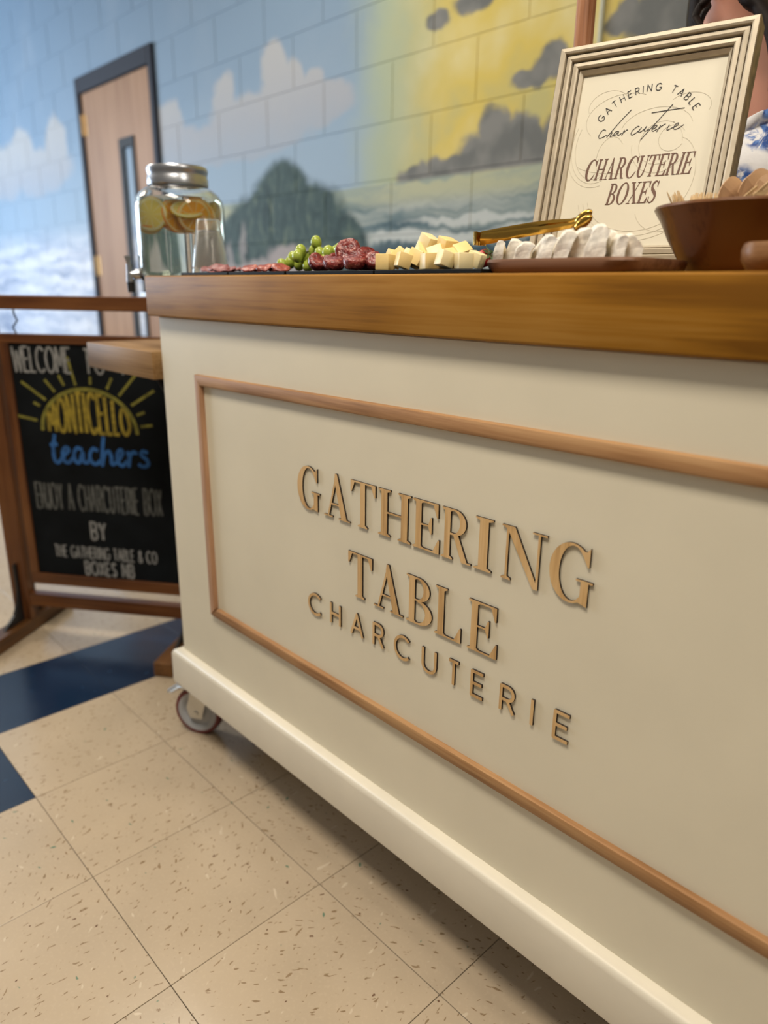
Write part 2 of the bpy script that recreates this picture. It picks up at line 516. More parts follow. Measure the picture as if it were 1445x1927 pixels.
    seaL = w.ramp(band, [(0.30, (0.20, 0.25, 0.36)), (0.45, (0.40, 0.44, 0.53)), (0.6, (0.56, 0.58, 0.63)), (0.75, (0.64, 0.65, 0.67))])
    sea = w.mix(w.smooth(sx, -2.6, -2.0), seaL, seaR)
    isl = w.math('MULTIPLY', w.smooth(sx, -3.0, -2.2, -1, 0), 0.06)
    hz = w.math('ADD', w.math('ADD', 1.465, isl), w.math('MULTIPLY', w.math('SUBTRACT', w.noise(P, 3, 1), 0.5), 0.01))
    seam = w.smooth(w.math('SUBTRACT', hz, sz), -0.006, 0.008)
    seamL = w.smooth(w.math('SUBTRACT', 1.40, sz), -0.12, 0.16)
    seam = w.mix(w.smooth(sx, -2.6, -2.2), seamL, seam)
    col = w.mix(seam, sky, sea)
    # grassy dune
    h = blobs([(-1.45, 1.36, .34, .29), (-1.30, 1.28, .40, .30), (-1.62, 1.26, .42, .28), (-1.12, 1.16, .34, .26), (-1.85, 1.12, .50, .30), (-1.5, 1.05, .9, .25)])
    grass = w.noise(w.vmath('ADD', w.scaled(Pw, (34, 0, 9)), (0, 0, 0)), 1.0, 4, 0.6, dist=1.0)
    gcol = w.ramp(grass, [(0.3, (0.022, 0.04, 0.04)), (0.52, (0.045, 0.075, 0.075)), (0.68, (0.095, 0.13, 0.10)), (0.8, (0.19, 0.20, 0.15))])
    col = w.mix(w.smooth(h, 0.05, 0.24), col, gcol)
    s = blobs([(-1.33, 1.185, .30, .10), (-1.70, 1.13, .45, .09), (-1.5, 1.0, 0.9, .16)])
    col = w.mix(w.smooth(s, 0.10, 0.42), col, (0.30, 0.27, 0.27))
    stk = blobs([(-1.76, 1.28, 0.05, 0.14), (-1.88, 1.2, 0.04, 0.12)])
    col = w.mix(w.smooth(stk, 0.1, 0.6, 0, 0.7), col, (0.27, 0.25, 0.25))
    w.set('Base Color', col)
    w.bump(w.noise(P, 120, 3), 0.15, 0.001)
    return w.m


M['mural'] = make_mural()

# ------------------------------------------------------------------ the setting
WY = 1.745          # face of the block wall
T = 0.3048

bm = NB()
add_box(bm, (-6.5, -4.0, -0.05), (4.0, WY + 0.2, -0.003))
floor = finish(bm, 'floor', M['tile_joint'])
tag(floor, kind='structure')


def make_tile_mesh(mat):
    b = NB()
    add_box(b, (0.0006, 0.0006, -0.0028), (T - 0.0006, T - 0.0006, 0), bevel=0.0004, seg=1)
    me = bpy.data.meshes.new('tile')
    b.to_mesh(me)
    b.free()
    me.materials.append(mat)
    return me


tile_b, tile_bl = make_tile_mesh(M['tile']), make_tile_mesh(M['tile_blue'])
for i in range(-13, 8):
    for j in range(-6, 6):
        if i >= 5 and j > 3: continue
        blue = (i == -2) or (i == -1 and j == -1)
        link_mesh('tile', tile_bl if blue else tile_b, floor, (i * T, j * T, random.uniform(-0.0002, 0.0002)))

bm = NB()
add_box(bm, (-6.5, WY + 0.0022, 0), (4.0, WY + 0.2, CEIL))
wall_back = finish(bm, 'wall_back', M['mural'])
tag(wall_back, kind='structure')
DX0, DX1, DZ1 = -3.57, -2.545, 2.298        # door frame outside
CH, CL = 0.2032, 0.4064


def block_mesh(length):
    b = NB()
    add_box(b, (0.0028, 0, 0.0028), (length - 0.0028, 0.05, CH - 0.0028), bevel=0.0022, seg=2)
    me = bpy.data.meshes.new('block')
    b.to_mesh(me)
    b.free()
    me.materials.append(M['mural'])
    return me


bm_cache = {}
for k in range(0, 15):
    z0 = 1.678 + CH * (k - 8)
    if z0 < 0.0 or z0 + CH > CEIL: continue
    zc = z0 + CH / 2
    xmin, xmax = -6.0, (1.3 if z0 < 2.0 else 0.4)
    x = -6.0 - (0.2032 if k % 2 else 0.0)
    while x < xmax:
        a, b_ = x, x + CL
        segs = [(a, b_)]
        if z0 < DZ1 - 0.02:
            segs = []
            if a < DX0: segs.append((a, min(b_, DX0)))
            if b_ > DX1: segs.append((max(a, DX1), b_))
        for s0, s1 in segs:
            L = round(s1 - s0, 3)
            if L < 0.03: continue
            if L not in bm_cache: bm_cache[L] = block_mesh(L)
            link_mesh('block', bm_cache[L], wall_back, (s0, WY, z0))
        x += CL

bm = NB()
add_box(bm, (-6.5, -4.0, CEIL), (4.0, WY + 0.2, CEIL + 0.05))
tag(finish(bm, 'ceiling', M['ceiling']), kind='structure')
# left wall with its window opening
bm = NB()
wx0, wx1 = -6.5, -6.38
for lo, hi in (((wx0, -4, 0), (wx1, -2.15, CEIL)), ((wx0, 0.35, 0), (wx1, WY, CEIL)), ((wx0, -2.15, 0), (wx1, 0.35, 0.75)), ((wx0, -2.15, 2.75), (wx1, 0.35, CEIL))):
    add_box(bm, lo, hi)
tag(finish(bm, 'wall_left', M['whitewall']), kind='structure')
win = empty('window_1', (-6.44, -0.9, 0.75))
tag(win, kind='structure')
for nm, lo, hi in (('window_frame', (-6.46, -2.15, 0.75), (-6.40, -2.09, 2.75)), ('window_frame', (-6.46, 0.29, 0.75), (-6.40, 0.35, 2.75)),
                   ('window_frame', (-6.46, -2.09, 2.69), (-6.40, 0.29, 2.75)), ('window_frame', (-6.46, -2.09, 0.75), (-6.40, 0.29, 0.81)), ('mullion', (-6.45, -0.92, 0.81), (-6.41, -0.88, 2.69))):
    bm = NB()
    add_box(bm, lo, hi)
    finish(bm, nm, M['darkmetal'], win)

# ceiling fixtures
_em = NT('troffer_diffuser', rough=0.6, color=(0.9, 0.9, 0.88))
_em.set('Emission Color', (1.0, 0.9, 0.76))
_em.set('Emission Strength', 4.0)
M['diffuser'] = _em.m
tnames = ['above the cart front', 'nearest the window wall', 'at the right end of the room', 'above the chalkboard sign']
for (lx, ly), tn in zip(TROFFERS, tnames):
    t = empty('ceiling_light', (lx, ly, CEIL))
    tag(t, 'white fluorescent ceiling light ' + tn, 'ceiling light', 'ceiling lights')
    bm = NB()
    for lo, hi in (((-.61, -.305, -.06), (.61, -.28, 0)), ((-.61, .28, -.06), (.61, .305, 0)), ((-.61, -.28, -.06), (-.585, .28, 0)), ((.585, -.28, -.06), (.61, .28, 0))):
        add_box(bm, lo, hi)
    finish(bm, 'housing', M['ceiling'], t, world=False)
    bm = NB()
    add_box(bm, (-.585, -.28, -.05), (.585, .28, -.04))
    finish(bm, 'diffuser', M['diffuser'], t, world=False)

# door with steel frame
door = empty('door_1', (DX0, WY, 0))
tag(door, kind='structure')
for nm, lo, hi in (('door_jamb', (DX0, WY - 0.02, 0), (DX0 + 0.05, WY + 0.02, DZ1)), ('door_jamb', (DX1 - 0.05, WY - 0.02, 0), (DX1, WY + 0.02, DZ1)),
                   ('door_header', (DX0 + 0.05, WY - 0.02, DZ1 - 0.09), (DX1 - 0.05, WY + 0.02, DZ1))):
    bm = NB()
    add_box(bm, lo, hi, 0.003, 1)
    finish(bm, nm, M['doorframe'], door)
LX0, LX1, LZ0, LZ1 = -3.035, -2.84, 0.72, 1.895
bm = NB()
d0, d1, dz = DX0 + 0.053, DX1 - 0.053, DZ1 - 0.093
for lo, hi in (((d0, WY - .004, .008), (LX0, WY + .03, dz)), ((LX1, WY - .004, .008), (d1, WY + .03, dz)), ((LX0, WY - .004, .008), (LX1, WY + .03, LZ0)), ((LX0, WY - .004, LZ1), (LX1, WY + .03, dz))):
    add_box(bm, lo, hi)
leaf_d = finish(bm, 'door_leaf', M['doorwood'], door)
bm = NB()
for lo, hi in (((LX0 - .0, WY - .012, LZ0), (LX0 + .05, WY + .01, LZ1)), ((LX1 - .035, WY - .012, LZ0), (LX1, WY + .01, LZ1)), ((LX0 + .05, WY - .012, LZ1 - .05), (LX1 - .035, WY + .01, LZ1)), ((LX0 + .05, WY - .012, LZ0), (LX1 - .035, WY + .01, LZ0 + .05))):
    add_box(bm, lo, hi)
finish(bm, 'lite_frame', M['darkmetal'], door)
bm = NB()
add_box(bm, (LX0 + .05, WY + .004, LZ0 + .05), (LX1 - .035, WY + .010, LZ1 - .05))
finish(bm, 'lite_pane', M['doorglass'], door)
for hz in (2.03, 1.195, 0.25):
    bm = NB()
    add_tube(bm, [(d0 + .008, WY - .012, hz - .06), (d0 + .008, WY - .012, hz + .06)], 0.009, 10)
    add_box(bm, (d0 + .012, WY - .007, hz - .06), (d0 + .05, WY - .002, hz + .06))
    finish(bm, 'hinge', M['brass'], door, smooth=True)
bm = NB()
add_tube(bm, [(-2.70, WY - .004, 1.02), (-2.70, WY - .05, 1.02), (-2.80, WY - .055, 1.02)], 0.009, 8)
finish(bm, 'lever_handle', M['steel'], door, smooth=True)

# painted conduit on the wall
bm = NB()
add_tube(bm, [(0.153, WY - .007, 0.1), (0.153, WY - .007, CEIL)], 0.007, 8)
o = finish(bm, 'trim_1', M['conduit'], smooth=True)
tag(o, kind='structure')

# ------------------------------------------------------------------ lettering (outlines as real solids)
S_, H_ = 0.150, 0.034      # stem, hairline


def rect(x0, y0, x1, y1): return [(x0, y0), (x1, y0), (x1, y1), (x0, y1)]


def stem(x, w=S_, top=True, bot=True, y0=0.0, y1=1.0, ov=0.075):
    P = [rect(x, y0, x + w, y1)]
    if bot: P += [[(x - ov, y0), (x + w + ov, y0), (x + w + ov, y0 + H_ * .8), (x + w, y0 + H_ * 1.8), (x, y0 + H_ * 1.8), (x - ov, y0 + H_ * .8)]]
    if top: P += [[(x - ov, y1 - H_ * .8), (x, y1 - H_ * 1.8), (x + w, y1 - H_ * 1.8), (x + w + ov, y1 - H_ * .8), (x + w + ov, y1), (x - ov, y1)]]
    return P


def band(cx, cy, ro, so, ri, si, dx, a0, a1, n=22):
    o, i = [], []
    for k in range(n + 1):
        a = math.radians(a0 + (a1 - a0) * k / n)
        o.append((cx + ro * math.cos(a), cy + so * math.sin(a)))
        i.append((cx + dx + ri * math.cos(a), cy + si * math.sin(a)))
    return [o + i[::-1]]


def glyph(c):
    S, H = S_, H_
    if c == 'I': return stem(.075), .305
    if c == 'H': return stem(.075) + stem(.56) + [rect(.2, .50, .6, .50 + H)], .79
    if c == 'T':
        return stem(.31, top=False) + [rect(.0, 1 - H, .775, 1), [(0, 1), (0, .74), (.035, .74), (.13, 1 - H), (.13, 1)], [(.775, 1), (.645, 1), (.645, 1 - H), (.74, .74), (.775, .74)]], .775
    if c == 'L':
        return stem(.075) + [rect(.15, 0, .66, H), [(.66, 0), (.66, .30), (.63, .30), (.50, H), (.50, 0)]], .66
    if c == 'E':
        return stem(.075) + [rect(.15, 1 - H, .66, 1), [(.66, 1), (.53, 1), (.53, 1 - H), (.63, .72), (.66, .72)],
                             rect(.2, .50, .46, .50 + H), [(.50, .36), (.50, .69), (.47, .69), (.41, .50 + H), (.41, .50), (.47, .36)],
                             rect(.15, 0, .70, H), [(.70, 0), (.70, .29), (.67, .29), (.54, H), (.54, 0)]], .70
    if c == 'A':
        return [[(.105, 0), (.150, 0), (.40, .93), (.365, 1)], [(.53, 0), (.70, 0), (.405, 1.02), (.345, 1.02), (.325, .88)], rect(.19, .30, .57, .30 + H),
                rect(0, 0, .27, H * .85), rect(.45, 0, .79, H * .85)], .79
    if c == 'N':
        return stem(.10, w=.045) + [[(.10, 1), (.10, .96), (.665, -.02), (.76, -.02), (.76, .02), (.26, 1)], rect(.715, 0, .76, 1), rect(.60, 1 - H * .85, .88, 1), rect(0.0, 1 - H * .85, .2, 1)], .88
    if c == 'G':
        P = band(.44, .5, .44, .52, .27, .478, .035, 48, 312, 40)
        P += [[(.70, .93), (.735, .93), (.80, 1.0), (.80, .67), (.77, .67), (.66, .86)]]
        P += [rect(.66, .10, .815, .43), rect(.66, .02, .69, .12), rect(.56, .40, .90, .40 + H), [(.60, .04), (.70, .02), (.815, -.015), (.815, .15), (.70, .12)]]
        return P, .90
    if c == 'C':
        P = band(.44, .5, .44, .52, .27, .478, .035, 48, 318, 40)
        P += [[(.70, .93), (.735, .93), (.80, 1.0), (.80, .67), (.77, .67), (.66, .86)], [(.68, .07), (.74, .10), (.82, .30), (.795, .31), (.70, .16)]]
        return P, .83
    if c == 'O': return band(.43, .5, .43, .52, .26, .478, 0, -5, 180, 30) + band(.43, .5, .43, .52, .26, .478, 0, 175, 360, 30), .86
    if c == 'B':
        return stem(.075) + band(.30, .75, .30, .25, .145, .21, .0, -92, 92, 18) + band(.30, .262, .37, .262, .20, .222, .0, -92, 92, 18) + [rect(.15, 1 - H, .31, 1), rect(.15, .50, .31, .535), rect(.15, 0, .31, H)], .69
    if c == 'R':
        return stem(.075) + band(.32, .745, .31, .255, .15, .215, .0, -92, 92, 18) + [rect(.15, 1 - H, .33, 1), rect(.15, .49, .33, .53), [(.30, .52), (.43, .52), (.68, .03), (.78, .03), (.78, 0), (.54, 0)]], .78
    if c == 'U':
        P = stem(.075, bot=False, y0=.28) + stem(.60, w=.05, bot=False, y0=.28)
        P += band(.3625, .29, .2875, .305, .15, .26, .03, 178, 362, 24)
        return P, .73
    if c == 'X':
        return [[(.05, 1), (.225, 1), (.74, 0), (.565, 0)], [(.62, 1), (.665, 1), (.165, 0), (.12, 0)], rect(0, 0, .28, H), rect(.47, 0, .80, H), rect(0, 1 - H, .31, 1), rect(.50, 1 - H, .77, 1)], .80
    if c == 'S':
        pts = [(.50, .74, .02), (.47, .90, .02), (.36, .975, .025), (.24, .97, .04), (.12, .88, .06), (.09, .75, .07), (.15, .63, .08), (.30, .52, .085), (.44, .40, .085), (.50, .27, .07), (.46, .12, .055), (.34, .025, .03), (.20, .015, .025), (.09, .09, .02), (.05, .27, .02)]
        return vstroke(pts) + [[(.485, .72), (.52, .72), (.52, 1.0), (.49, 1.0), (.45, .9)], [(.035, .29), (.07, .29), (.11, .1), (.06, 0), (.035, 0)]], .57
    return [], .35


def vstroke(pts):
    """smooth polyline with per-point half-width -> quads and discs"""
    out = []
    P = catmull([Vector(p) for p in pts], 4)
    for a, b in zip(P, P[1:]):
        d = Vector((b.x - a.x, b.y - a.y))
        if d.length < 1e-7: continue
        d.normalize()
        n = Vector((-d.y, d.x))
        out.append([(a.x - n.x * a.z, a.y - n.y * a.z), (b.x - n.x * b.z, b.y - n.y * b.z), (b.x + n.x * b.z, b.y + n.y * b.z), (a.x + n.x * a.z, a.y + n.y * a.z)])
    for p in P[:: 1]:
        out.append([(p.x + p.z * math.cos(math.pi * k / 4 + .2), p.y + p.z * math.sin(math.pi * k / 4 + .2)) for k in range(8)])
    return out


def catmull(P, n):
    if len(P) < 3: return list(P)
    Q = [P[0] * 2 - P[1]] + list(P) + [P[-1] * 2 - P[-2]]
    out = []
    for i in range(1, len(Q) - 2):
        a, b, c, d = Q[i - 1], Q[i], Q[i + 1], Q[i + 2]
        for k in range(n):
            t = k / n
            out.append(0.5 * ((2 * b) + (c - a) * t + (2 * a - 5 * b + 4 * c - d) * t * t + (3 * b - a - 3 * c + d) * t ** 3))
    out.append(P[-1])
    return out


# single-line capitals: polylines in a unit box (width, strokes); 's' marks smooth strokes
def arcp(cx, cy, rx, ry, a0, a1, n=14):
    return [(cx + rx * math.cos(math.radians(a0 + (a1 - a0) * k / n)), cy + ry * math.sin(math.radians(a0 + (a1 - a0) * k / n))) for k in range(n + 1)]


LINE = {
    'A': (.74, [[(0, 0), (.37, 1), (.74, 0)], [(.14, .34), (.60, .34)]]),
    'B': (.58, [[(0, 0), (0, 1), (.30, 1)] + arcp(.30, .76, .24, .24, 90, -90)[1:] + [(0, .52)], [(.30, .52)] + arcp(.30, .26, .28, .26, 90, -90) + [(0, 0)]]),
    'C': (.82, [arcp(.46, .5, .46, .5, 45, 315, 22)]),
    'D': (.68, [[(0, 0), (0, 1), (.25, 1)] + arcp(.25, .5, .43, .5, 90, -90)[1:] + [(0, 0)]]),
    'E': (.54, [[(.54, 1), (0, 1), (0, 0), (.54, 0)], [(0, .52), (.48, .52)]]),
    'F': (.5, [[(.5, 1), (0, 1), (0, 0)], [(0, .52), (.44, .52)]]),
    'G': (.84, [arcp(.46, .5, .46, .5, 45, 340, 24) + [(.88, .45), (.52, .45)]]),
    'H': (.66, [[(0, 0), (0, 1)], [(.66, 0), (.66, 1)], [(0, .5), (.66, .5)]]),
    'I': (.02, [[(.01, 0), (.01, 1)]]),
    'J': (.4, [[(.4, 1), (.4, .22)] + arcp(.2, .22, .2, .22, 0, -180)[1:]]),
    'L': (.5, [[(0, 1), (0, 0), (.5, 0)]]),
    'M': (.8, [[(0, 0), (.06, 1), (.4, .3), (.74, 1), (.8, 0)]]),
    'N': (.68, [[(0, 0), (0, 1), (.68, 0), (.68, 1)]]),
    'O': (.9, [arcp(.45, .5, .45, .5, 0, 360, 28)]),
    'R': (.60, [[(0, 0), (0, 1), (.30, 1)] + arcp(.30, .74, .27, .26, 90, -90)[1:] + [(0, .48)], [(.30, .48), (.60, 0)]]),
    'S': (.55, [[(.5, .85), (.38, .98), (.2, .98), (.06, .86), (.06, .68), (.2, .56), (.36, .47), (.5, .34), (.5, .15), (.36, .02), (.18, .02), (.03, .16)]]),
    'T': (.64, [[(0, 1), (.64, 1)], [(.32, 1), (.32, 0)]]),
    'U': (.64, [[(0, 1), (0, .32)] + arcp(.32, .32, .32, .32, 180, 360)[1:] + [(.64, 1)]]),
    'V': (.7, [[(0, 1), (.35, 0), (.7, 1)]]),
    'W': (.95, [[(0, 1), (.22, 0), (.47, .8), (.72, 0), (.95, 1)]]),
    'X': (.64, [[(0, 0), (.64, 1)], [(0, 1), (.64, 0)]]),
    'Y': (.64, [[(0, 1), (.32, .5), (.64, 1)], [(.32, .5), (.32, 0)]]),
    '&': (.7, [[(.7, 0), (.2, .7), (.22, .92), (.36, 1), (.48, .9), (.46, .75), (.08, .35), (.06, .14), (.24, 0), (.44, .05), (.66, .4)]]),
    ' ': (.4, []),
}


def polystroke(pts, hw):
    out = []
    for a, b in zip(pts, pts[1:]):
        a, b = Vector(a), Vector(b)
        d = b - a
        if d.length < 1e-7: continue
        d.normalize()
        n = Vector((-d.y, d.x)) * hw
        out.append([tuple(a - n), tuple(b - n), tuple(b + n), tuple(a + n)])
    for p in pts[1:-1]:
        out.append([(p[0] + hw * math.cos(math.pi * k / 4 + .2), p[1] + hw * math.sin(math.pi * k / 4 + .2)) for k in range(8)])
    return out


def union_tris(polys):
    V, F = [], []
    for P in polys:
        ar = sum(P[i][0] * P[(i + 1) % len(P)][1] - P[(i + 1) % len(P)][0] * P[i][1] for i in range(len(P)))
        if abs(ar) < 1e-12: continue
        if ar < 0: P = P[::-1]
        b = len(V)
        V += [Vector(p) for p in P]
        F.append(list(range(b, b + len(P))))
    r = delaunay_2d_cdt(V, [], F, 0, 1e-7)
    vs, fs, of = r[0], r[2], r[5]
    return vs, [f for f, o in zip(fs, of) if len(o) > 0]


def add_solid(bm, polys, to3d, nrm, depth, m_face=0, m_side=1):
    """union of 2-D polygons, front at to3d(p), extruded by -nrm*depth"""
    vs, tris = union_tris(polys)
    used = sorted(set(i for t in tris for i in t))
    fr = {i: bm.verts.new(to3d(vs[i])) for i in used}
    bk = {i: bm.verts.new(Vector(to3d(vs[i])) - nrm * depth) for i in used}
    cnt = {}
    for t in tris:
        f = bm.faces.new([fr[i] for i in t])
        f.material_index = m_face
        for a, b in zip(t, t[1:] + t[:1]):
            k = (min(a, b), max(a, b))
            cnt.setdefault(k, []).append((a, b))
    for k, l in cnt.items():
        if len(l) == 1:
            a, b = l[0]
            f = bm.faces.new((fr[b], fr[a], bk[a], bk[b]))
            f.material_index = m_side


# ------------------------------------------------------------------ the cart
FY = 0.360                      # painted front face
CX0, CX1 = 0.027, 1.548
WTZ0, WTZ1 = 1.0135, 1.0925     # worktop
cart = empty('serving_cart', (0.79, 0.60, 0.0))
tag(cart, 'cream painted rolling serving cart with a thick wooden worktop and raised wooden lettering', 'cart')

bm = NB()
add_box(bm, (CX0, FY, 0.20), (CX1, 0.825, WTZ0), 0.003, 1)
finish(bm, 'body_panel', M['cream'], cart)

bm = NB()
add_box(bm, (0.012, 0.343, WTZ0), (1.563, 0.845, WTZ1), 0.0035, 3)
finish(bm, 'worktop', M['worktop'], cart, smooth=True)

# base moulding: bullnose profile swept round the foot
bm = NB()
prof = [(0.0, 0.246)] + [(-0.022 + 0.016 * math.cos(math.radians(a)) - 0.0, 0.230 + 0.016 * math.sin(math.radians(a))) for a in (90, 110, 130, 150, 170, 180)]
prof = [(0.002, 0.246), (-0.006, 0.246)] + [(-0.006 - 0.015 * math.sin(math.radians(a)), 0.231 + 0.015 * math.cos(math.radians(a))) for a in (18, 36, 54, 72, 90)] + [(-0.0215, 0.162), (-0.020, 0.156), (-0.015, 0.1525), (0.03, 0.1525)]
corners = [((CX0, FY), (1, 1)), ((CX1, FY), (-1, 1)), ((CX1, 0.825), (-1, -1)), ((CX0, 0.825), (1, -1))]
ringv = []
for (x, y), (ax, ay) in corners:
    ringv.append([bm.verts.new((x + d * ax, y + d * ay, z)) for d, z in prof])
for i in range(4):
    A, B = ringv[i], ringv[(i + 1) % 4]
    for k in range(len(prof) - 1): bm.faces.new((A[k], B[k], B[k + 1], A[k + 1]))
bm.faces.new([r[-1] for r in ringv])
bmesh.ops.bevel(bm, geom=[e for e in bm.edges if {v for v in e.verts} & set() or (abs(e.verts[0].co.x - e.verts[1].co.x) < 1e-6 and abs(e.verts[0].co.y - e.verts[1].co.y) < 1e-6 and e.calc_length() > .05)], offset=0.008, segments=3, affect='EDGES')
finish(bm, 'base_moulding', M['cream_base'], cart, smooth=True)


def trim_strip(p0, p1, horizontal, mat):
    """half-round moulding strip; p0,p1 = (x,z) ends of its centre line, mitred"""
    b = NB()
    h = 0.0105
    pr = [(-h, 0.0), (-h, 0.0055), (-h * .88, 0.0085), (-h * .6, 0.0095), (h * .6, 0.0095), (h * .88, 0.0085), (h, 0.0055), (h, 0.0)]
    rows = []
    for e, (x, z) in enumerate((p0, p1)):
        sgn = 1 if e == 0 else -1
        row = []
        for d, y in pr:
            if horizontal:
                m = d if trim_in[0] == 'bot' else -d
                row.append(b.verts.new((x + sgn * m, FY - y, z + d)))
            else:
                m = d if trim_in[0] == 'left' else -d
                row.append(b.verts.new((x + d, FY - y, z + sgn * m)))
        rows.append(row)
    for k in range(len(pr) - 1): b.faces.new((rows[0][k], rows[0][k + 1], rows[1][k + 1], rows[1][k]))
    b.faces.new(rows[0])
    b.faces.new(rows[1][::-1])
    return finish(b, 'trim_strip', mat, cart, smooth=True)


TX0, TX1 = 0.1845, 1.392
trim_in = ['top']
trim_strip((TX0, 0.8965), (TX1, 0.9070), True, M['trim_x'])
trim_in = ['bot']
trim_strip((TX0 + .012, 0.4005), (TX1, 0.3960), True, M['trim_x'])
trim_in = ['left']
trim_strip((TX0 + .006, 0.4005), (TX0 + .000, 0.8965), False, M['trim_z'])
trim_in = ['right']
trim_strip((TX1, 0.3960), (TX1, 0.9070), False, M['trim_z'])

# raised letters: (char, x0, x1) boxes on the face
ROW1 = list(zip('GATHERING', [(.4991, .5605), (.5719, .6376), (.6392, .6972), (.7039, .7743), (.7783, .8309), (.835, .8899), (.8952, .9256), (.9396, 1.009), (1.0147, 1.076)]))
ROW2 = list(zip('TABLE', [(.6334, .691), (.6955, .7618), (.7684, .8235), (.828, .8781), (.8906, .9428)]))
ROW3 = list(zip('CHARCUTERIE', [(.5227, .5611), (.5844, .6133), (.638, .6711), (.6934, .7206), (.7433, .7797), (.804, .8348), (.8568, .8798), (.9005, .9257), (.9527, .9793), (1.0044, 1.0128), (1.0397, 1.0658)]))
YN = Vector((0, -1, 0))
for row, z0, z1 in ((ROW1, .7105, .7845), (ROW2, .5875, .6635)):
    for ch, (x0, x1) in row:
        polys, w = glyph(ch)
        bm = NB()
        add_solid(bm, polys, lambda p, x0=x0, x1=x1, w=w, z0=z0, z1=z1: Vector((x0 + p[0] / w * (x1 - x0), FY - 0.0032, z0 + p[1] * (z1 - z0))), YN, 0.0034)
        finish(bm, 'letter', [M['letter'], M['burnt']], cart)
for ch, (x0, x1) in ROW3:
    w, strokes = LINE[ch]
    z0, z1 = .5145, .5575
    polys = []
    hw = 0.0024
    for st in strokes:
        pts = [(x0 + hw + (p[0] / max(w, .3)) * (x1 - x0 - 2 * hw), z0 + hw + p[1] * (z1 - z0 - 2 * hw)) for p in st]
        polys += polystroke(pts, hw)
    bm = NB()
    add_solid(bm, polys, lambda p: Vector((p[0], FY - 0.0032, p[1])), YN, 0.0034)
    finish(bm, 'letter', [M['letter'], M['burnt']], cart)

# folding side leaf with brackets
bm = NB()
add_box(bm, (-0.340, 0.350, 0.8795), (0.005, 0.66, 0.9395), 0.003, 2)
leaf = finish(bm, 'side_leaf', M['leaf'], cart, smooth=True)
for by in (0.43, 0.56):
    bm = NB()
    add_box(bm, (-0.20, by, 0.8715), (0.025, by + .03, 0.8795))
    add_box(bm, (0.019, by, 0.70), (0.027, by + .03, 0.8715))
    add_tube(bm, [(-0.18, by + .015, 0.8715), (0.02, by + .015, 0.715)], 0.006, 6)
    finish(bm, 'bracket', M['black'], leaf)
# tall post fixed to the back
bm = NB()
pc = at(1100, 50, 1, 0.8675)
add_box(bm, (pc.x - .0125, 0.8525, 0.0), (pc.x + .0125, 0.8825, 2.25), 0.006, 3)
o = finish(bm, 'wooden_post', M['post'], smooth=True, origin=(pc.x, 0.8675, 0))
tag(o, 'reddish cedar post rising behind the upper left corner of the framed sign', 'post')


def caster(x, y, ang, brake):
    c = empty('caster', (x, y, 0), ang)
    c.parent = cart
    c.location = Vector((x, y, 0)) - cart.location
    R0 = 0.0625
    Mx = Matrix.Rotation(math.pi / 2, 4, 'X')
    b = NB()
    add_lathe(b, [(R0 - .010, -.016), (R0 - .003, -.016), (R0, -.011), (R0, .011), (R0 - .003, .016), (R0 - .010, .016)], M=Matrix.Translation((0, 0, R0)) @ Mx, seg=36)
    finish(b, 'tread', M['red_rubber'], c, smooth=True, world=False)
    b = NB()
    add_lathe(b, [(0, -.017), (.012, -.017), (.014, -.013), (.036, -.010), (.044, -.016), (R0 - .010, -.0165), (R0 - .010, .0165), (.044, .016), (.036, .010), (.014, .013), (.012, .017), (0, .017)], M=Matrix.Translation((0, 0, R0)) @ Mx, seg=36)
    finish(b, 'wheel', M['wheel_grey'], c, smooth=True, world=False)
    b = NB()
    for s in (-1, 1):
        y0 = s * .022
        pts = [(-.016, R0 - .014), (.016, R0 - .014), (.022, R0 + .01), (.040, .128), (-.010, .128), (-.024, R0 + .012)]
        va = [b.verts.new((px_, y0 - .0015, pz)) for px_, pz in pts]
        vb = [b.verts.new((px_, y0 + .0015, pz)) for px_, pz in pts]
        b.faces.new(va)
        b.faces.new(vb[::-1])
        for k in range(len(pts)):
            k2 = (k + 1) % len(pts)
            b.faces.new((va[k], va[k2], vb[k2], vb[k]))
    add_box(b, (-.012, -.0235, .127), (.042, .0235, .131))
    add_lathe(b, [(0, .131), (.026, .131), (.026, .146), (0, .146)], c=(.020, 0, 0), seg=20)
    add_box(b, (-.03, -.04, .146), (.07, .04, .1522))
    add_tube(b, [(0, -.026, R0), (0, .026, R0)], .007, 8)
    finish(b, 'fork', M['steel'], c, smooth=True, world=False)
    if brake:
        b = NB()
        add_box(b, (-.055, -.016, .118), (.0, .016, .124), .002, 1)
        add_box(b, (-.078, -.018, .098), (-.052, .018, .104), .002, 1, M=Matrix.Translation((-.055, 0, .12)) @ Matrix.Rotation(-.6, 4, 'Y') @ Matrix.Translation((.055, 0, -.105)))
        add_tube(b, [(-.055, 0, .121), (-.085, 0, .098)], .009, 8, flat=.6)
        finish(b, 'brake_pedal', M['steel'], c, smooth=True, world=False)
    return c


_w0 = at(380, 1374, 2, 0)
caster(_w0.x, _w0.y, math.radians(30), True)
caster(1.50, 0.405, math.radians(20), True)
caster(0.08, 0.79, math.radians(28), False)
caster(1.50, 0.79, math.radians(-15), False)

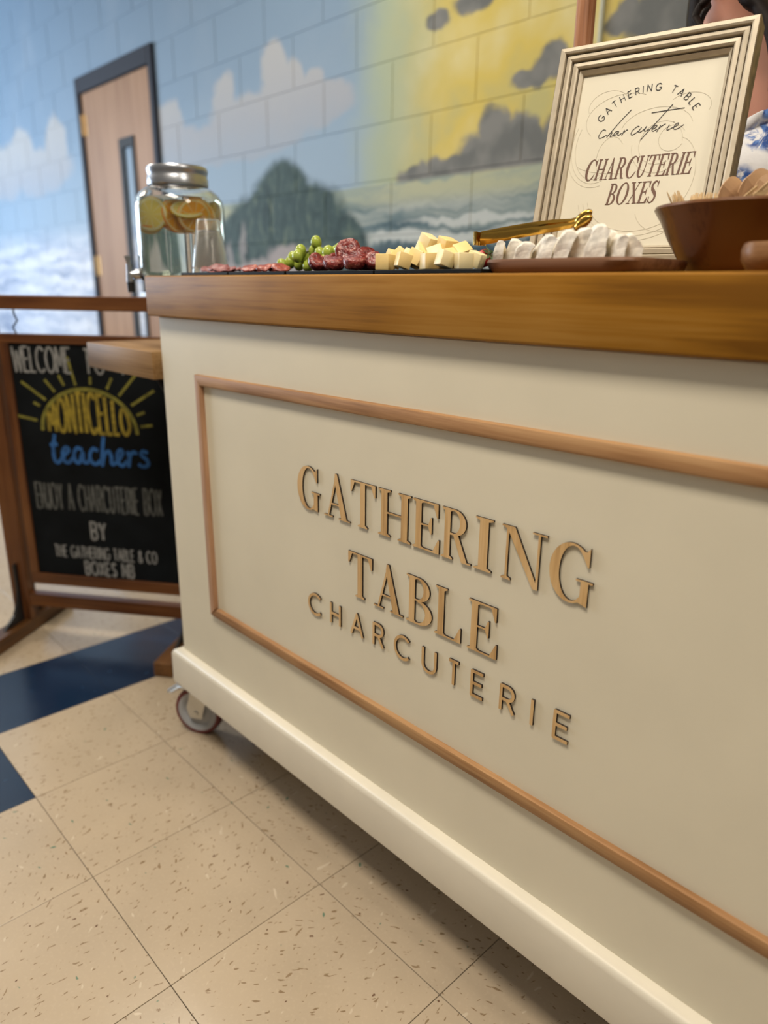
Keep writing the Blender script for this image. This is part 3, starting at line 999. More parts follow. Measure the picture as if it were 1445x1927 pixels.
# ------------------------------------------------------------------ wooden sign stand and hanging chalkboard
SU = Vector((0.8045, 0.5939, 0))
SROT = math.atan2(SU.y, SU.x)
PR = Vector((-0.4358, 0.5849, 0))
stand = empty('sign_stand', PR, SROT)        # local x along the board, -y towards the camera
tag(stand, 'stained wooden sign stand with crosswise feet, holding the chalkboard', 'stand')
for s0 in (-0.555, 0.01):
    bm = NB()
    y0 = -.02 if s0 < 0 else .014
    add_box(bm, (s0, y0, .045), (s0 + .058, y0 + .04, 1.06), .002, 1)
    finish(bm, 'post', M['stand'], stand, world=False)
    bm = NB()
    add_box(bm, (s0, -.20, 0), (s0 + .058, .20, .045), .004, 1)
    finish(bm, 'foot', M['stand_y'], stand, world=False)
    # curved black gusset between post and foot
    for sg in (-1, 1):
        bm = NB()
        pts = [(.02, .045), (.115, .045)] + [(.115 - .082 * math.sin(math.radians(a)) * 1.0, .145 - .088 * math.cos(math.radians(a))) for a in (15, 40, 65, 90)] + [(.033, .235), (.02, .235)]
        va = [bm.verts.new((s0 + .026, sg * py, pz)) for py, pz in pts]
        vb = [bm.verts.new((s0 + .034, sg * py, pz)) for py, pz in pts]
        bm.faces.new(va)
        bm.faces.new(vb[::-1])
        for k in range(len(pts)):
            k2 = (k + 1) % len(pts)
            bm.faces.new((va[k], va[k2], vb[k2], vb[k]))
        finish(bm, 'corner_bracket', M['black'], stand, world=False)
bm = NB()
add_box(bm, (-0.497, -.018, .094), (0.10, .014, .136), .002, 1)
finish(bm, 'bottom_rail', M['stand_x'], stand, world=False)
bm = NB()
add_box(bm, (-0.60, -.03, 1.005), (0.10, .014, 1.043), .002, 1, M=None)
finish(bm, 'top_rail', M['stand_x'], stand, world=False)

BX0, BX1, BZ0, BZ1 = -0.457, 0.050, 0.2056, 0.912
cb = empty('chalkboard', PR, SROT)
tag(cb, 'hanging chalkboard in a stained frame with a yellow sun and chalk lettering', 'chalkboard')
bm = NB()
add_box(bm, (BX0 - .004, -.004, BZ0 - .004), (BX1 + .004, .006, BZ1 + .004))
finish(bm, 'board', M['chalkboard'], cb, world=False)
fw = .026
for nm, lo, hi, mt in (('frame_rail', (BX0 - fw, -.012, BZ0), (BX0, .012, BZ1), 'stand'), ('frame_rail', (BX1, -.012, BZ0), (BX1 + fw, .012, BZ1), 'stand'),
                       ('frame_rail', (BX0 - fw, -.012, BZ0 - .036), (BX1 + fw, .012, BZ0), 'stand_x'), ('frame_rail', (BX0 - fw, -.012, BZ1), (BX1 + fw, .012, BZ1 + fw), 'stand_x')):
    bm = NB()
    add_box(bm, lo, hi, .002, 1)
    finish(bm, nm, M[mt], cb, world=False)
for hx in (-0.43, 0.028):
    bm = NB()
    add_tube(bm, [(hx, 0, BZ1 + fw - .002), (hx - .008, 0, BZ1 + fw + .018), (hx + .008, 0, BZ1 + fw + .036), (hx, 0, BZ1 + fw + .055), (hx, 0, 1.006)], .0025, 6)
    finish(bm, 'hook', M['darkmetal'], cb, smooth=True, world=False)
CN = Vector((0, -1, 0))


def chalk(polys, mat, lab=None):
    b = NB()
    add_solid(b, polys, lambda p: Vector((p[0], -.0046, p[1])), CN, .0006, 0, 0)
    o = finish(b, 'chalk_lettering', mat, cb, world=False)
    if lab: o['label'] = lab


def line_text(txt, x0, x1, z0, z1, hw, gap=.28, prof=None):
    ws = [LINE[c][0] if c != 'I' else .1 for c in txt]
    tot = sum(ws) + gap * (len(txt) - 1)
    k = (x1 - x0) / tot
    x = x0
    polys = []
    for c, w in zip(txt, ws):
        xm = x + w * k / 2
        for st in LINE[c][1]:
            pts = []
            for p in st:
                zz0, zz1 = z0, (z1 if prof is None else prof(x + p[0] * k))
                pts.append((x + p[0] * k, zz0 + p[1] * (zz1 - zz0)))
            polys += polystroke(pts, hw)
        x += (w + gap) * k
    return polys


chalk(line_text('WELCOME', -.449, -.268, .832, .902, .0036, .2) + line_text('TO', -.225, -.165, .832, .900, .0036) + line_text('THE', -.125, -.01, .832, .900, .0036), M['chalk_w'])
sx0, sz0, srx, srz = -.232, .662, .150, .125
arc = [(sx0 + srx * math.cos(math.radians(a)), sz0 + srz * math.sin(math.radians(a))) for a in range(180, -1, -6)]
sun = polystroke(arc, .0055)
for a, r0, r1 in ((168, 1.12, 1.55), (150, 1.15, 1.3), (140, 1.12, 1.75), (125, 1.12, 1.45), (112, 1.15, 1.4), (100, 1.1, 1.75), (84, 1.12, 1.3), (66, 1.12, 1.4), (52, 1.12, 1.75), (36, 1.15, 1.75), (24, 1.12, 1.3), (10, 1.1, 1.35)):
    ca, sa = math.cos(math.radians(a)), math.sin(math.radians(a))
    sun += polystroke([(sx0 + srx * r0 * ca, sz0 + srz * r0 * sa), (sx0 + srx * r1 * ca, sz0 + srz * r1 * sa)], .004)
chalk(sun, M['chalk_y'], 'yellow chalk half sun with rays')
prof = lambda x: sz0 + .012 + max(.02, srz * math.sqrt(max(0, 1 - ((x - sx0) / srx) ** 2)) - .022)
chalk(line_text('MONTICELLO', sx0 - .128, sx0 + .128, sz0 - .002, 0, .0052, prof=prof), M['chalk_o'])
TEACH = [[(0, .62), (.16, .66)], [(.12, 1.0), (.06, .5), (.06, .1), (.12, 0), (.2, .12), (.3, .32), (.38, .48), (.32, .56), (.25, .4), (.25, .12), (.34, .02), (.46, .2)],
         [(.66, .5), (.56, .56), (.48, .36), (.5, .08), (.58, .06), (.66, .4), (.66, .1), (.74, .06), (.8, .2)], [(.98, .5), (.88, .56), (.8, .32), (.84, .06), (.94, .04), (1.04, .2)],
         [(1.12, 1.0), (1.06, .4), (1.04, 0), (1.1, .36), (1.2, .5), (1.24, .3), (1.24, .06), (1.32, .1), (1.42, .3), (1.48, .5), (1.42, .56), (1.36, .36), (1.38, .1), (1.46, .02), (1.56, .2)],
         [(1.58, .54), (1.60, .3), (1.58, .02), (1.62, .36), (1.7, .52), (1.76, .46)], 
         [(1.98, .52), (1.88, .56), (1.85, .42), (1.96, .26), (1.96, .08), (1.86, .02), (1.78, .1)]]
tp = []
for st in TEACH: tp += polystroke([(v.x, v.y) for v in catmull([Vector((-.365 + p[0] / 1.98 * .31, .566 + p[1] * .085)) for p in st], 4)], .0056)
chalk(tp, M['chalk_b'])
chalk(line_text('ENJOY A CHARCUTERIE BOX', -.432, -.025, .420, .500, .0033), M['chalk_d'])
chalk(line_text('BY', -.262, -.215, .330, .384, .0042), M['chalk_w'])
chalk(line_text('THE GATHERING TABLE & CO', -.392, -.055, .266, .303, .0026), M['chalk_w'])
chalk(line_text('BOXES NB', -.295, -.135, .2125, .2555, .0038), M['chalk_w'])

# ------------------------------------------------------------------ framed sign on the worktop
FB = Vector((0.8986, 0.6548, 1.1363))      # middle of the lower inner edge
fyaw, ftilt = 0.2019, 0.247
fu = Vector((math.cos(fyaw), math.sin(fyaw), 0))
fn0 = Vector((fu.y, -fu.x, 0))
fv = Vector((0, 0, 1)) * math.cos(ftilt) - fn0 * math.sin(ftilt)
fn = fu.cross(fv)                           # out of the picture, towards the camera
FWI, FHI, FM = .203, .254, .0352
fr = empty('framed_sign', (FB.x, FB.y, WTZ1))
tag(fr, 'cream ridged picture frame with printed charcuterie boxes sign, leaning on the worktop', 'framed sign')


def F3(u, v, d=0.0): return FB + fu * u + fv * v + fn * d


# profile: distance from the inner edge, height above the card, material
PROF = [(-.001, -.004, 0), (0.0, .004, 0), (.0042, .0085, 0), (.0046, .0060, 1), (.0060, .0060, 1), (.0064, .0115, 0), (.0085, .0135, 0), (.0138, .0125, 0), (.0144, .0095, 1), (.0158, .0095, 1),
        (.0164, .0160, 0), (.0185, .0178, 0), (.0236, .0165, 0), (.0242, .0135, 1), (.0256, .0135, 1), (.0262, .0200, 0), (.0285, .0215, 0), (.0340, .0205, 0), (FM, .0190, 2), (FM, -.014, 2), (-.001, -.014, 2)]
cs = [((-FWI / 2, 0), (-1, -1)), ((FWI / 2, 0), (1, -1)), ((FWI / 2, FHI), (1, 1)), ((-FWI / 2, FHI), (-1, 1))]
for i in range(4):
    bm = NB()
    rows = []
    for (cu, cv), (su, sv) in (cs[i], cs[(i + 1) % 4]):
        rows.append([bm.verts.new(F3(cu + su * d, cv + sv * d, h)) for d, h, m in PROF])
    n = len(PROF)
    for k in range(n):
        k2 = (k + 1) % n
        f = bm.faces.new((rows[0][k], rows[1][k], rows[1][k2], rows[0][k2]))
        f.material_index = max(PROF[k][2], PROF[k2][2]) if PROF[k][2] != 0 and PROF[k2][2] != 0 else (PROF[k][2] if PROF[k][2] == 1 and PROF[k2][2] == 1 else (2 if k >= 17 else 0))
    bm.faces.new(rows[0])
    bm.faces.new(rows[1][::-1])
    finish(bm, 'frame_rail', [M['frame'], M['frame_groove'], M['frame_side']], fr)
bm = NB()
q = [F3(-FWI / 2 - .001, -.001), F3(FWI / 2 + .001, -.001), F3(FWI / 2 + .001, FHI + .001), F3(-FWI / 2 - .001, FHI + .001)]
va = [bm.verts.new(p) for p in q]
vb = [bm.verts.new(p - fn * .003) for p in q]
bm.faces.new(va)
bm.faces.new(vb[::-1])
for k in range(4): bm.faces.new((va[k], va[(k + 1) % 4], vb[(k + 1) % 4], vb[k]))
finish(bm, 'printed_card', M['card'], fr)
# easel strut behind
bm = NB()
top = F3(0, FHI * .72, -.014)
foot = Vector((top.x, top.y, WTZ1)) - fn0 * .055
add_tube(bm, [top, foot], [.012, .016], 4)
for v in bm.verts: v.co.z = max(v.co.z, WTZ1)
finish(bm, 'easel_strut', M['frame_side'], fr)


def ink(polys, mat, d=.0006):
    b = NB()
    add_solid(b, polys, lambda p: F3(p[0], p[1], d), fn, .0005, 0, 0)
    return finish(b, 'printed_lettering', mat, fr)


# faint line drawing under the text
faint = []
for cx, cz, rx, rz, a0, a1 in ((-.055, .205, .030, .022, 20, 200), (-.03, .185, .055, .035, 60, 215), (.02, .165, .05, .03, 10, 170), (.03, .145, .03, .03, 0, 300), (.045, .15, .018, .018, 30, 330), (.03, .145, .04, .042, 180, 330),
                               (-.06, .15, .035, .05, 150, 290), (-.06, .15, .041, .056, 150, 290), (-.06, .15, .047, .062, 150, 285), (.01, .075, .08, .06, 190, 320), (.01, .075, .087, .067, 190, 322), (.01, .075, .073, .053, 190, 318),
                               (.055, .10, .03, .05, -60, 80), (-.04, .13, .02, .03, 40, 250), (.06, .19, .03, .02, -20, 140), (0, .125, .09, .02, 190, 260), (.05, .06, .04, .04, 200, 340)):
    faint += polystroke(arcp(cx, cz, rx, rz, a0, a1, 18), .00026)
ink(faint, M['ink_faint'], .0003)
# arched line
def flare_letters(txt, cx, cz, R, a0, a1, hgt):
    ws = [LINE[c][0] if c not in 'I ' else (.1 if c == 'I' else .55) for c in txt]
    gap = .38
    tot = sum(ws) + gap * (len(txt) - 1)
    polys = []
    x = 0
    for c, w in zip(txt, ws):
        ang = a0 + (a1 - a0) * ((x + w / 2) / tot)
        ca, sa = math.cos(ang), math.sin(ang)
        for si, st in enumerate(LINE[c][1]):
            pts = []
            for p in st:
                lx, ly = (p[0] - w / 2) * hgt * .92, p[1] * hgt
                r = R + ly
                pts.append((cx + r * ca + lx * sa, cz + r * sa - lx * ca))
            polys += polystroke(pts, .00055 if si == 0 else .00034)
        x += w + gap
    return polys


ink(flare_letters('GATHERING TABLE', .004, .1425, .0765, math.radians(149), math.radians(33), .0096), M['ink_black'])
# handwritten line, traced strokes in a 0..1150 x 0..400 drawing grid
SCR = [[(330, 700), (318, 688), (290, 695), (262, 745), (266, 780), (300, 775), (350, 745)], [(572, 470), (470, 600), (350, 772)], [(362, 752), (392, 718), (403, 722), (388, 755), (392, 764), (430, 742)],
       [(478, 704), (448, 708), (425, 738), (436, 752), (474, 712), (468, 742), (480, 748), (510, 725)], [(536, 690), (515, 752)], [(524, 726), (560, 690), (574, 692)], [(692, 655), (672, 652), (630, 690), (612, 730), (630, 745), (668, 722), (700, 690)],
       [(716, 662), (692, 706), (706, 716), (745, 685), (768, 652), (750, 696), (768, 702), (800, 680)], [(1000, 420), (870, 600), (725, 803)], [(795, 507), (1000, 477), (1127, 460)],
       [(832, 686), (868, 662), (874, 640), (850, 648), (830, 688), (846, 704), (885, 680)], [(912, 640), (884, 712)], [(896, 678), (932, 645), (962, 626)], [(1004, 636), (984, 684), (1000, 690), (1050, 660)], [(1041, 607), (1046, 605)],
       [(1052, 664), (1088, 640), (1092, 618), (1068, 630), (1050, 670), (1070, 686), (1110, 668), (1150, 635)]]
S0, S1 = (258, 760), (1150, 635)
U0, U1 = (-.0624, .1626), (.0584, .1667)


def scr_uv(x, y):
    # grid lines lean with the handwriting; affine fit from four reference strokes
    A = (x - 258.0)
    B = (760.0 - y)
    return (-.0624 + A * .0001354 - (B) * .0, .1626 + (B) * .0001285 - A * .0000135)


sp = []
for st in SCR:
    P = catmull([Vector(p) for p in st], 5)
    sp += polystroke([scr_uv(p.x, p.y) for p in P], .00045)
ink(sp, M['ink_black'])


def serif_line(txt, x0, x1, z0, z1, shear, gap=.06):
    gl = [glyph(c) for c in txt]
    tot = sum(g[1] for g in gl) + gap * (len(txt) - 1)
    k = (x1 - x0 - shear * (z1 - z0)) / tot
    x = x0
    out = []
    for polys, w in gl:
        for P in polys:
            out.append([(x + p[0] * k + shear * p[1] * (z1 - z0), z0 + p[1] * (z1 - z0)) for p in P])
        x += (w + gap) * k
    return out


ink(serif_line('CHARCUTERIE', -.0745, .0824, .0985, .1285, .14), M['ink_brown'])
ink(serif_line('BOXES', -.0345, .0403, .0614, .0917, .14), M['ink_brown'])

# ------------------------------------------------------------------ slate boards and food
ZT = WTZ1
slate_px = [(340, 427.5), (429.5, 535), (538, 702), (704, 905)]
slate_lab = ['black slate at the left end, with pale salami slices', 'black slate with red pepperoni slices beside the grapes', 'black slate carrying green grapes and thick dark salami', 'black slate carrying the pile of cheese cubes']
SLATES = []
for (a, b_), lab in zip(slate_px, slate_lab):
    x0, x1 = at(a, 514, 1, .352).x, at(b_, 514, 1, .352).x
    o = empty('slate_board', ((x0 + x1) / 2, .44, ZT))
    o2 = None
    bpy.data.objects.remove(o)
    bm = NB()
    add_box(bm, (x0, .352, ZT), (x1, .53, ZT + .0055), .0008, 1)
    o = finish(bm, 'slate_board', M['slate'], origin=((x0 + x1) / 2, .44, ZT))
    tag(o, lab, 'slate board', 'slate boards along the worktop front')
ZS = ZT + .0055


def slice_obj(name, p, r, th, mat, tilt, yaw, label, cat, group, wr=0.12, seg=22):
    """wrinkled round slice"""
    bm = NB()
    add_lathe(bm, [(0, -th / 2), (r * .55, -th / 2), (r * .9, -th / 2), (r, -th * .2), (r, th * .2), (r * .9, th / 2), (r * .55, th / 2), (0, th / 2)], seg=seg)
    sd = random.uniform(0, 90)
    for v in bm.verts:
        n = mnoise.noise(Vector((v.co.x * 70 + sd, v.co.y * 70, v.co.z * 40)))
        n2 = mnoise.noise(Vector((v.co.x * 160 + sd, v.co.y * 160, 4)))
        v.co.z += n * wr * r + n2 * wr * .4 * r
        v.co.x *= 1 + .12 * n2
        v.co.y *= 1 + .10 * n
    bm.transform(Matrix.Rotation(yaw, 4, 'Z') @ Matrix.Rotation(tilt, 4, 'X'))
    zmin = min(v.co.z for v in bm.verts)
    o = finish(bm, name, mat, smooth='all', origin=None)
    o.location = p
    tag(o, label, cat, group)
    return o, zmin


def rest(o, zmin, z): o.location.z = z - zmin


faceyaw = HEAD                               # yaw that turns a tilted slice towards the camera
# pale soppressata pile
sopp = [(398, .42, 8), (412, .40, 12), (424, .41, 9), (434, .43, 7), (410, .44, 16)]
for i, (px, Y, dz) in enumerate(sopp):
    p = at(px, 505, 1, Y)
    o, zm = slice_obj('salami_slice', p, .021, .0035, M['soppressata'], random.uniform(.1, .35), faceyaw + random.uniform(-.6, .6),
                      'pale folded salami slice, %s from the left on the leftmost slate' % ORD[i] if i < 4 else 'pale folded salami slice on top of the leftmost slate pile', 'salami', 'pale salami slices', .3)
    rest(o, zm, ZS + (.0002 if i < 4 else .006))
pep = [(470, .40), (482, .42), (498, .39), (516, .41), (528, .385)]
for i, (px, Y) in enumerate(pep):
    p = at(px, 503, 1, Y)
    o, zm = slice_obj('pepperoni_slice', p, .016, .004, M['pepperoni'], random.uniform(.15, .5), faceyaw + random.uniform(-.5, .5),
                      'red pepperoni slice, %s from the left before the grapes' % ORD[i], 'pepperoni', 'red pepperoni slices', .25)
    rest(o, zm, ZS)
# grapes
gb = empty('grape_bunch', (at(585, 500, 1, .46).x, .46, ZS))
tag(gb, 'bunch of green grapes behind the dark red salami', 'grapes')
gme = None
gpts = [(595, 456), (591, 472), (560, 482), (574, 486), (545, 495), (531, 498), (563, 498), (603, 477), (617, 474), (628, 484), (611, 490), (588, 492), (551, 484), (640, 470), (648, 466), (580, 500), (600, 499), (622, 497), (640, 490), (566, 472), (632, 474)]
for i, (px, py) in enumerate(gpts):
    Y = .455 + .012 * math.sin(i * 2.3)
    p = at(px, py, 1, Y)
    if p.z < ZS + .010: p.z = ZS + .010
    if gme is None:
        bm = NB()
        add_sphere(bm, (0, 0, 0), .0102, 14, 10, sc=(.95, .95, 1.12))
        g = finish(bm, 'grape', M['grape'], gb, smooth='all', world=False)
        gme = g.data
    else:
        g = link_mesh('grape', gme, gb)
    g.location = p - gb.location
    g.rotation_euler = (random.uniform(-.5, .5), random.uniform(-.5, .5), 0)
bm = NB()
a = [at(548, 486, 1, .462), at(556, 478, 1, .463), at(575, 476, 1, .462), at(594, 466, 1, .462), at(625, 478, 1, .463)]
add_tube(bm, a, .0016, 6)
finish(bm, 'stem', M['stem'], gb, smooth=True)
# thick dark salami
dark = [(596, 496, .385, .014, .9, .3), (655, 474, .415, .021, 1.15, -.25), (690, 487, .39, .018, 1.0, .35), (628, 503, .375, .017, .35, .1), (668, 504, .37, .018, .3, -.3), (632, 491, .41, .015, .9, .5), (704, 499, .385, .013, .8, -.2), (612, 500, .40, .013, .7, -.4), (684, 499, .405, .015, .5, .3)]
for i, (px, py, Y, r, tl, yw) in enumerate(sorted(dark)):
    p = at(px, py, 1, Y)
    lab = 'dark red wrinkled salami chunk, %s from the left on the third slate' % ORD[i]
    o, zm = slice_obj('salami_chunk', p, r, .013, M['salami'], tl, faceyaw + yw, lab, 'salami', 'thick dark salami chunks', .16)
    if o.location.z + zm < ZS + .002 or py > 486: rest(o, zm, ZS + .0003)
# cheese cubes
cubes = [(725, 493, .375, 0), (759, 500, .37, 0), (754, 484, .40, 0), (775, 491, .395, 1), (808, 497, .37, 0), (796, 476, .395, 0), (821, 482, .39, 1), (806, 458, .40, 1), (841, 464, .405, 0), (837, 501, .365, 1), (850, 484, .39, 0), (870, 476, .405, 0), (872, 496, .372, 1), (896, 492, .385, 1), (740, 487, .41, 0), (785, 502, .385, 0), (822, 500, .40, 0), (852, 500, .40, 0)]
order = sorted(range(len(cubes)), key=lambda i: cubes[i][0])
rank = {i: k for k, i in enumerate(order)}
tops = {7: 'topmost pale cheese cube, at the left of the peak of the pile', 8: 'upper cheese cube standing on its corner right of the peak'}
low = [i for i in order if cubes[i][1] >= 490]
mid_ = [i for i in order if cubes[i][1] < 490 and i not in tops]
ORD2 = ORD
for i, (px, py, Y, m) in enumerate(cubes):
    s = random.uniform(.0185, .0215)
    bm = NB()
    add_box(bm, (-s / 2, -s / 2, -s / 2), (s / 2, s / 2, s / 2), .0012, 2)
    for v in bm.verts: v.co += Vector((mnoise.noise(v.co * 60 + Vector((i, 0, 0))), mnoise.noise(v.co * 60 + Vector((0, i, 0))), mnoise.noise(v.co * 60 + Vector((0, 0, i))))) * .0012
    flat = py >= 490
    bm.transform(Matrix.Rotation(HEAD + random.uniform(.25, 1.3), 4, 'Z') @ (Matrix.Rotation(random.choice((0, 0, .35)) if flat else random.uniform(.3, .9), 4, 'X')) @ Matrix.Rotation(random.choice((0, .3)) if flat else random.uniform(-.6, .6), 4, 'Y'))
    zm = min(v.co.z for v in bm.verts)
    o = finish(bm, 'cheese_cube', [M['cheddar'], M['jack']][m], smooth=True)
    p = at(px, py, 1, Y)
    o.location = p
    if flat or p.z + zm < ZS: o.location.z = ZS - zm + .0002
    if i in tops: lab = tops[i]
    elif i in low: lab = 'cheese cube lying on the slate, %s from the left of the bottom row' % ORD2[low.index(i)]
    else: lab = 'cheese cube in the middle of the pile, %s from the left of its row' % ORD2[mid_.index(i)]
    tag(o, lab, 'cheese cube', 'cheese cubes piled on the slate')
# strawberry
sbp = at(909, 483, 1, .43)
sb = empty('strawberry', (sbp.x, sbp.y, ZS))
tag(sb, 'red strawberry between the cheese cubes and the brie board', 'strawberry')
bm = NB()
add_lathe(bm, [(0, -.017), (.005, -.014), (.0095, -.004), (.0115, .004), (.010, .010), (.004, .0125), (0, .012)], seg=16)
bm.transform(Matrix.Translation((sbp.x, sbp.y, ZS + .014)) @ Matrix.Rotation(1.0, 4, 'Y'))
finish(bm, 'berry', M['strawberry'], sb, smooth='all')
bm = NB()
for k in range(6):
    a = k * 1.05
    c, s_ = math.cos(a), math.sin(a)
    v0, v1, v2, v3 = (bm.verts.new(Vector(q)) for q in ((0, 0, .0125), (c * .007 - s_ * .003, s_ * .007 + c * .003, .0135), (c * .013, s_ * .013, .012), (c * .007 + s_ * .003, s_ * .007 - c * .003, .0135)))
    bm.faces.new((v0, v1, v2, v3))
add_tube(bm, [(0, 0, .012), (0, 0, .019)], .0012, 5)
bm.transform(Matrix.Translation((sbp.x, sbp.y, ZS + .014)) @ Matrix.Rotation(1.0, 4, 'Y'))
finish(bm, 'calyx', M['leafgreen'], sb)

# wooden board with brie
bL, bR = at(909, 500, 1, .372).x, at(1217, 500, 1, .40).x
bm = NB()
n = 40
out = []
for k in range(n):
    a = 2 * math.pi * k / n
    cx_, cy_ = math.cos(a), math.sin(a)
    # rounded rectangle outline
    ex = 0.22
    sx_ = math.copysign(abs(cx_) ** ex, cx_)
    sy_ = math.copysign(abs(cy_) ** ex, cy_)
    out.append(((bL + bR) / 2 + sx_ * (bR - bL) / 2, .440 + sy_ * .075))
rings = []
for zz, inset in ((ZT, .007), (ZT + .004, .003), (ZT + .013, .0), (ZT + .0165, .0012), (ZT + .0165, .004)):
    cxm = (bL + bR) / 2
    rings.append([bm.verts.new((cxm + (x - cxm) * (1 - inset / ((bR - bL) / 2)), .44 + (y - .44) * (1 - inset / .075), zz)) for x, y in out])
for i in range(len(rings) - 1):
    for k in range(n): bm.faces.new((rings[i][k], rings[i][(k + 1) % n], rings[i + 1][(k + 1) % n], rings[i + 1][k]))
bm.faces.new(rings[0][::-1])
bm.faces.new(rings[-1])
o = finish(bm, 'serving_board', M['board'], smooth=True, origin=((bL + bR) / 2, .44, ZT))
tag(o, 'dark acacia wooden board carrying sliced brie', 'serving board')
ZB = ZT + .0167
# brie slices: base-left, base-right, top-left, top-right in the zoomed grid (x), top y
BRIE = [(262, 318, 292, 342, 218), (328, 412, 380, 452, 212), (415, 505, 470, 560, 228), (545, 610, 600, 660, 218), (580, 662, 640, 722, 172), (665, 748, 735, 770, 190), (690, 775, 765, 850, 138), (778, 885, 870, 978, 122),
        (918, 1040, 985, 1088, 100), (1052, 1108, 1085, 1158, 152), (1122, 1190, 1150, 1222, 172), (1198, 1308, 1208, 1290, 168)]
for i, (b0, b1, t0, t1, ty) in enumerate(BRIE):
    Y = .390 + (.008 if i % 2 else 0.0) + (.012 if i in (3, 5, 9) else 0)
    g = lambda x, y: at(860 + x / 3.803, 390 + y / 3.803, 1, Y)
    B0, B1 = g(b0, 370), g(b1, 370)
    T0, T1 = g(t0, ty + 14), g(t1, ty + 8)
    B0.z = B1.z = ZB
    for pa_, pb_ in ((B0, B1), (T0, T1)):
        ex_ = (pb_ - pa_) * .10
        pa_ -= ex_
        pb_ += ex_
    dpt = random.uniform(.032, .042)
    yw = random.uniform(.45, .95)
    dvec = Vector((-math.sin(yw), math.cos(yw), 0)) * dpt
    bm = NB()
    N1, N2 = 4, 6
    grid = {}
    for layer in range(4):
        w_ = layer / 3
        for u in range(N1 + 1):
            for v in range(N2 + 1):
                a_, b_ = u / N1, v / N2
                p = (B0 * (1 - a_) + B1 * a_) * (1 - b_) + (T0 * (1 - a_) + T1 * a_) * b_ + dvec * w_
                # rounded crown
                p.z -= (abs(a_ - .5) * 2) ** 3 * .004 * b_ ** 6
                p.z -= (abs(w_ - .4) * 2) ** 2 * .005 * b_ ** 2
                if 0 < b_:
                    nn = Vector((i * 3.1, 0, 0)) + p * 55
                    p += Vector((mnoise.noise(nn), mnoise.noise(nn + Vector((9, 0, 0))), mnoise.noise(nn + Vector((0, 9, 0))) * .6)) * .0040 * min(1, b_ * 3)
                p.z = max(p.z, ZB)
                grid[layer, u, v] = bm.verts.new(p)

    def q4(a_, b_, c_, d_, m_):
        f = bm.faces.new((a_, b_, c_, d_))
        f.material_index = m_
    for u in range(N1):
        for v in range(N2):
            q4(grid[0, u, v], grid[0, u + 1, v], grid[0, u + 1, v + 1], grid[0, u, v + 1], 0)
            q4(grid[3, u + 1, v], grid[3, u, v], grid[3, u, v + 1], grid[3, u + 1, v + 1], 0)
    for l in range(3):
        for v in range(N2):
            q4(grid[l + 1, 0, v], grid[l, 0, v], grid[l, 0, v + 1], grid[l + 1, 0, v + 1], 1 if i == len(BRIE) - 1 else 0)
            q4(grid[l, N1, v], grid[l + 1, N1, v], grid[l + 1, N1, v + 1], grid[l, N1, v + 1], 1)
        for u in range(N1):
            q4(grid[l, u, N2], grid[l, u + 1, N2], grid[l + 1, u + 1, N2], grid[l + 1, u, N2], 0)
            q4(grid[l, u + 1, 0], grid[l, u, 0], grid[l + 1, u, 0], grid[l + 1, u + 1, 0], 0)
    c = (B0 + B1) / 2
    o = finish(bm, 'brie_slice', [M['rind'], M['paste']], smooth=True, origin=(c.x, c.y, ZB))
    tag(o, 'white-rinded brie slice, %s from the left on the wooden board' % ORD[i], 'brie', 'brie slices on the wooden board')

# gold tongs lying over the brie
tg = at(1000, 440, 1, .46)
tongs = empty('tongs', (tg.x, tg.y, ZB))
tag(tongs, 'gold metal serving tongs resting on the brie slices', 'tongs')


def tong_arm(ps, Y, hts):
    b = NB()
    P = [at(x, y, 1, Y) for x, y in ps]
    rows = []
    for k, p in enumerate(P):
        h_ = hts[k]
        up = Vector((0, 0, 1))
        sd = Vector((0, 1, 0)) * .0016
        c_ = Vector((0, 1, 0)) * .0030
        rows.append([b.verts.new(p + q) for q in (up * h_ + sd, up * h_ - sd, -c_ - sd * .2, -up * h_ - sd, -up * h_ + sd, -c_ + sd * 1.6)])
    for k in range(len(rows) - 1):
        for e in range(6): b.faces.new((rows[k][e], rows[k][(e + 1) % 6], rows[k + 1][(e + 1) % 6], rows[k + 1][e]))
    b.faces.new(rows[0][::-1])
    b.faces.new(rows[-1])
    return finish(b, 'arm', M['gold'], tongs, smooth=True)


tong_arm([(906, 446), (930, 441), (960, 434), (1000, 426), (1040, 420), (1075, 417), (1090, 412)], .462, [.0070, .0068, .0058, .0050, .0042, .0032, .0030])
tong_arm([(906, 450), (930, 447), (960, 442), (1000, 436), (1040, 430), (1075, 424), (1090, 420)], .444, [.0078, .0068, .0058, .0050, .0042, .0032, .0030])
for nm_y, Y in ((409, .462), (419, .444)):
    bm = NB()
    c = at(1097, nm_y, 1, Y)
    add_sphere(bm, c, .0115, 16, 10, sc=(1.2, .45, .55), M=Matrix.Rotation(-.55, 3, 'Y').to_4x4())
    finish(bm, 'tip', M['gold'], tongs, smooth='all')
bm = NB()
a = at(905, 449, 1, .453)
ring_ = [a + Vector((-.006 * math.cos(t_), .011 * math.sin(t_), 0)) for t_ in [math.radians(q_) for q_ in range(-90, 91, 20)]]
for pa_, pb_ in zip(ring_, ring_[1:]):
    add_tube(bm, [pa_ - Vector((0, 0, .0085)), pa_ + Vector((0, 0, .0085))], .0022, 6)
finish(bm, 'spring_bend', M['gold'], tongs, smooth=True)

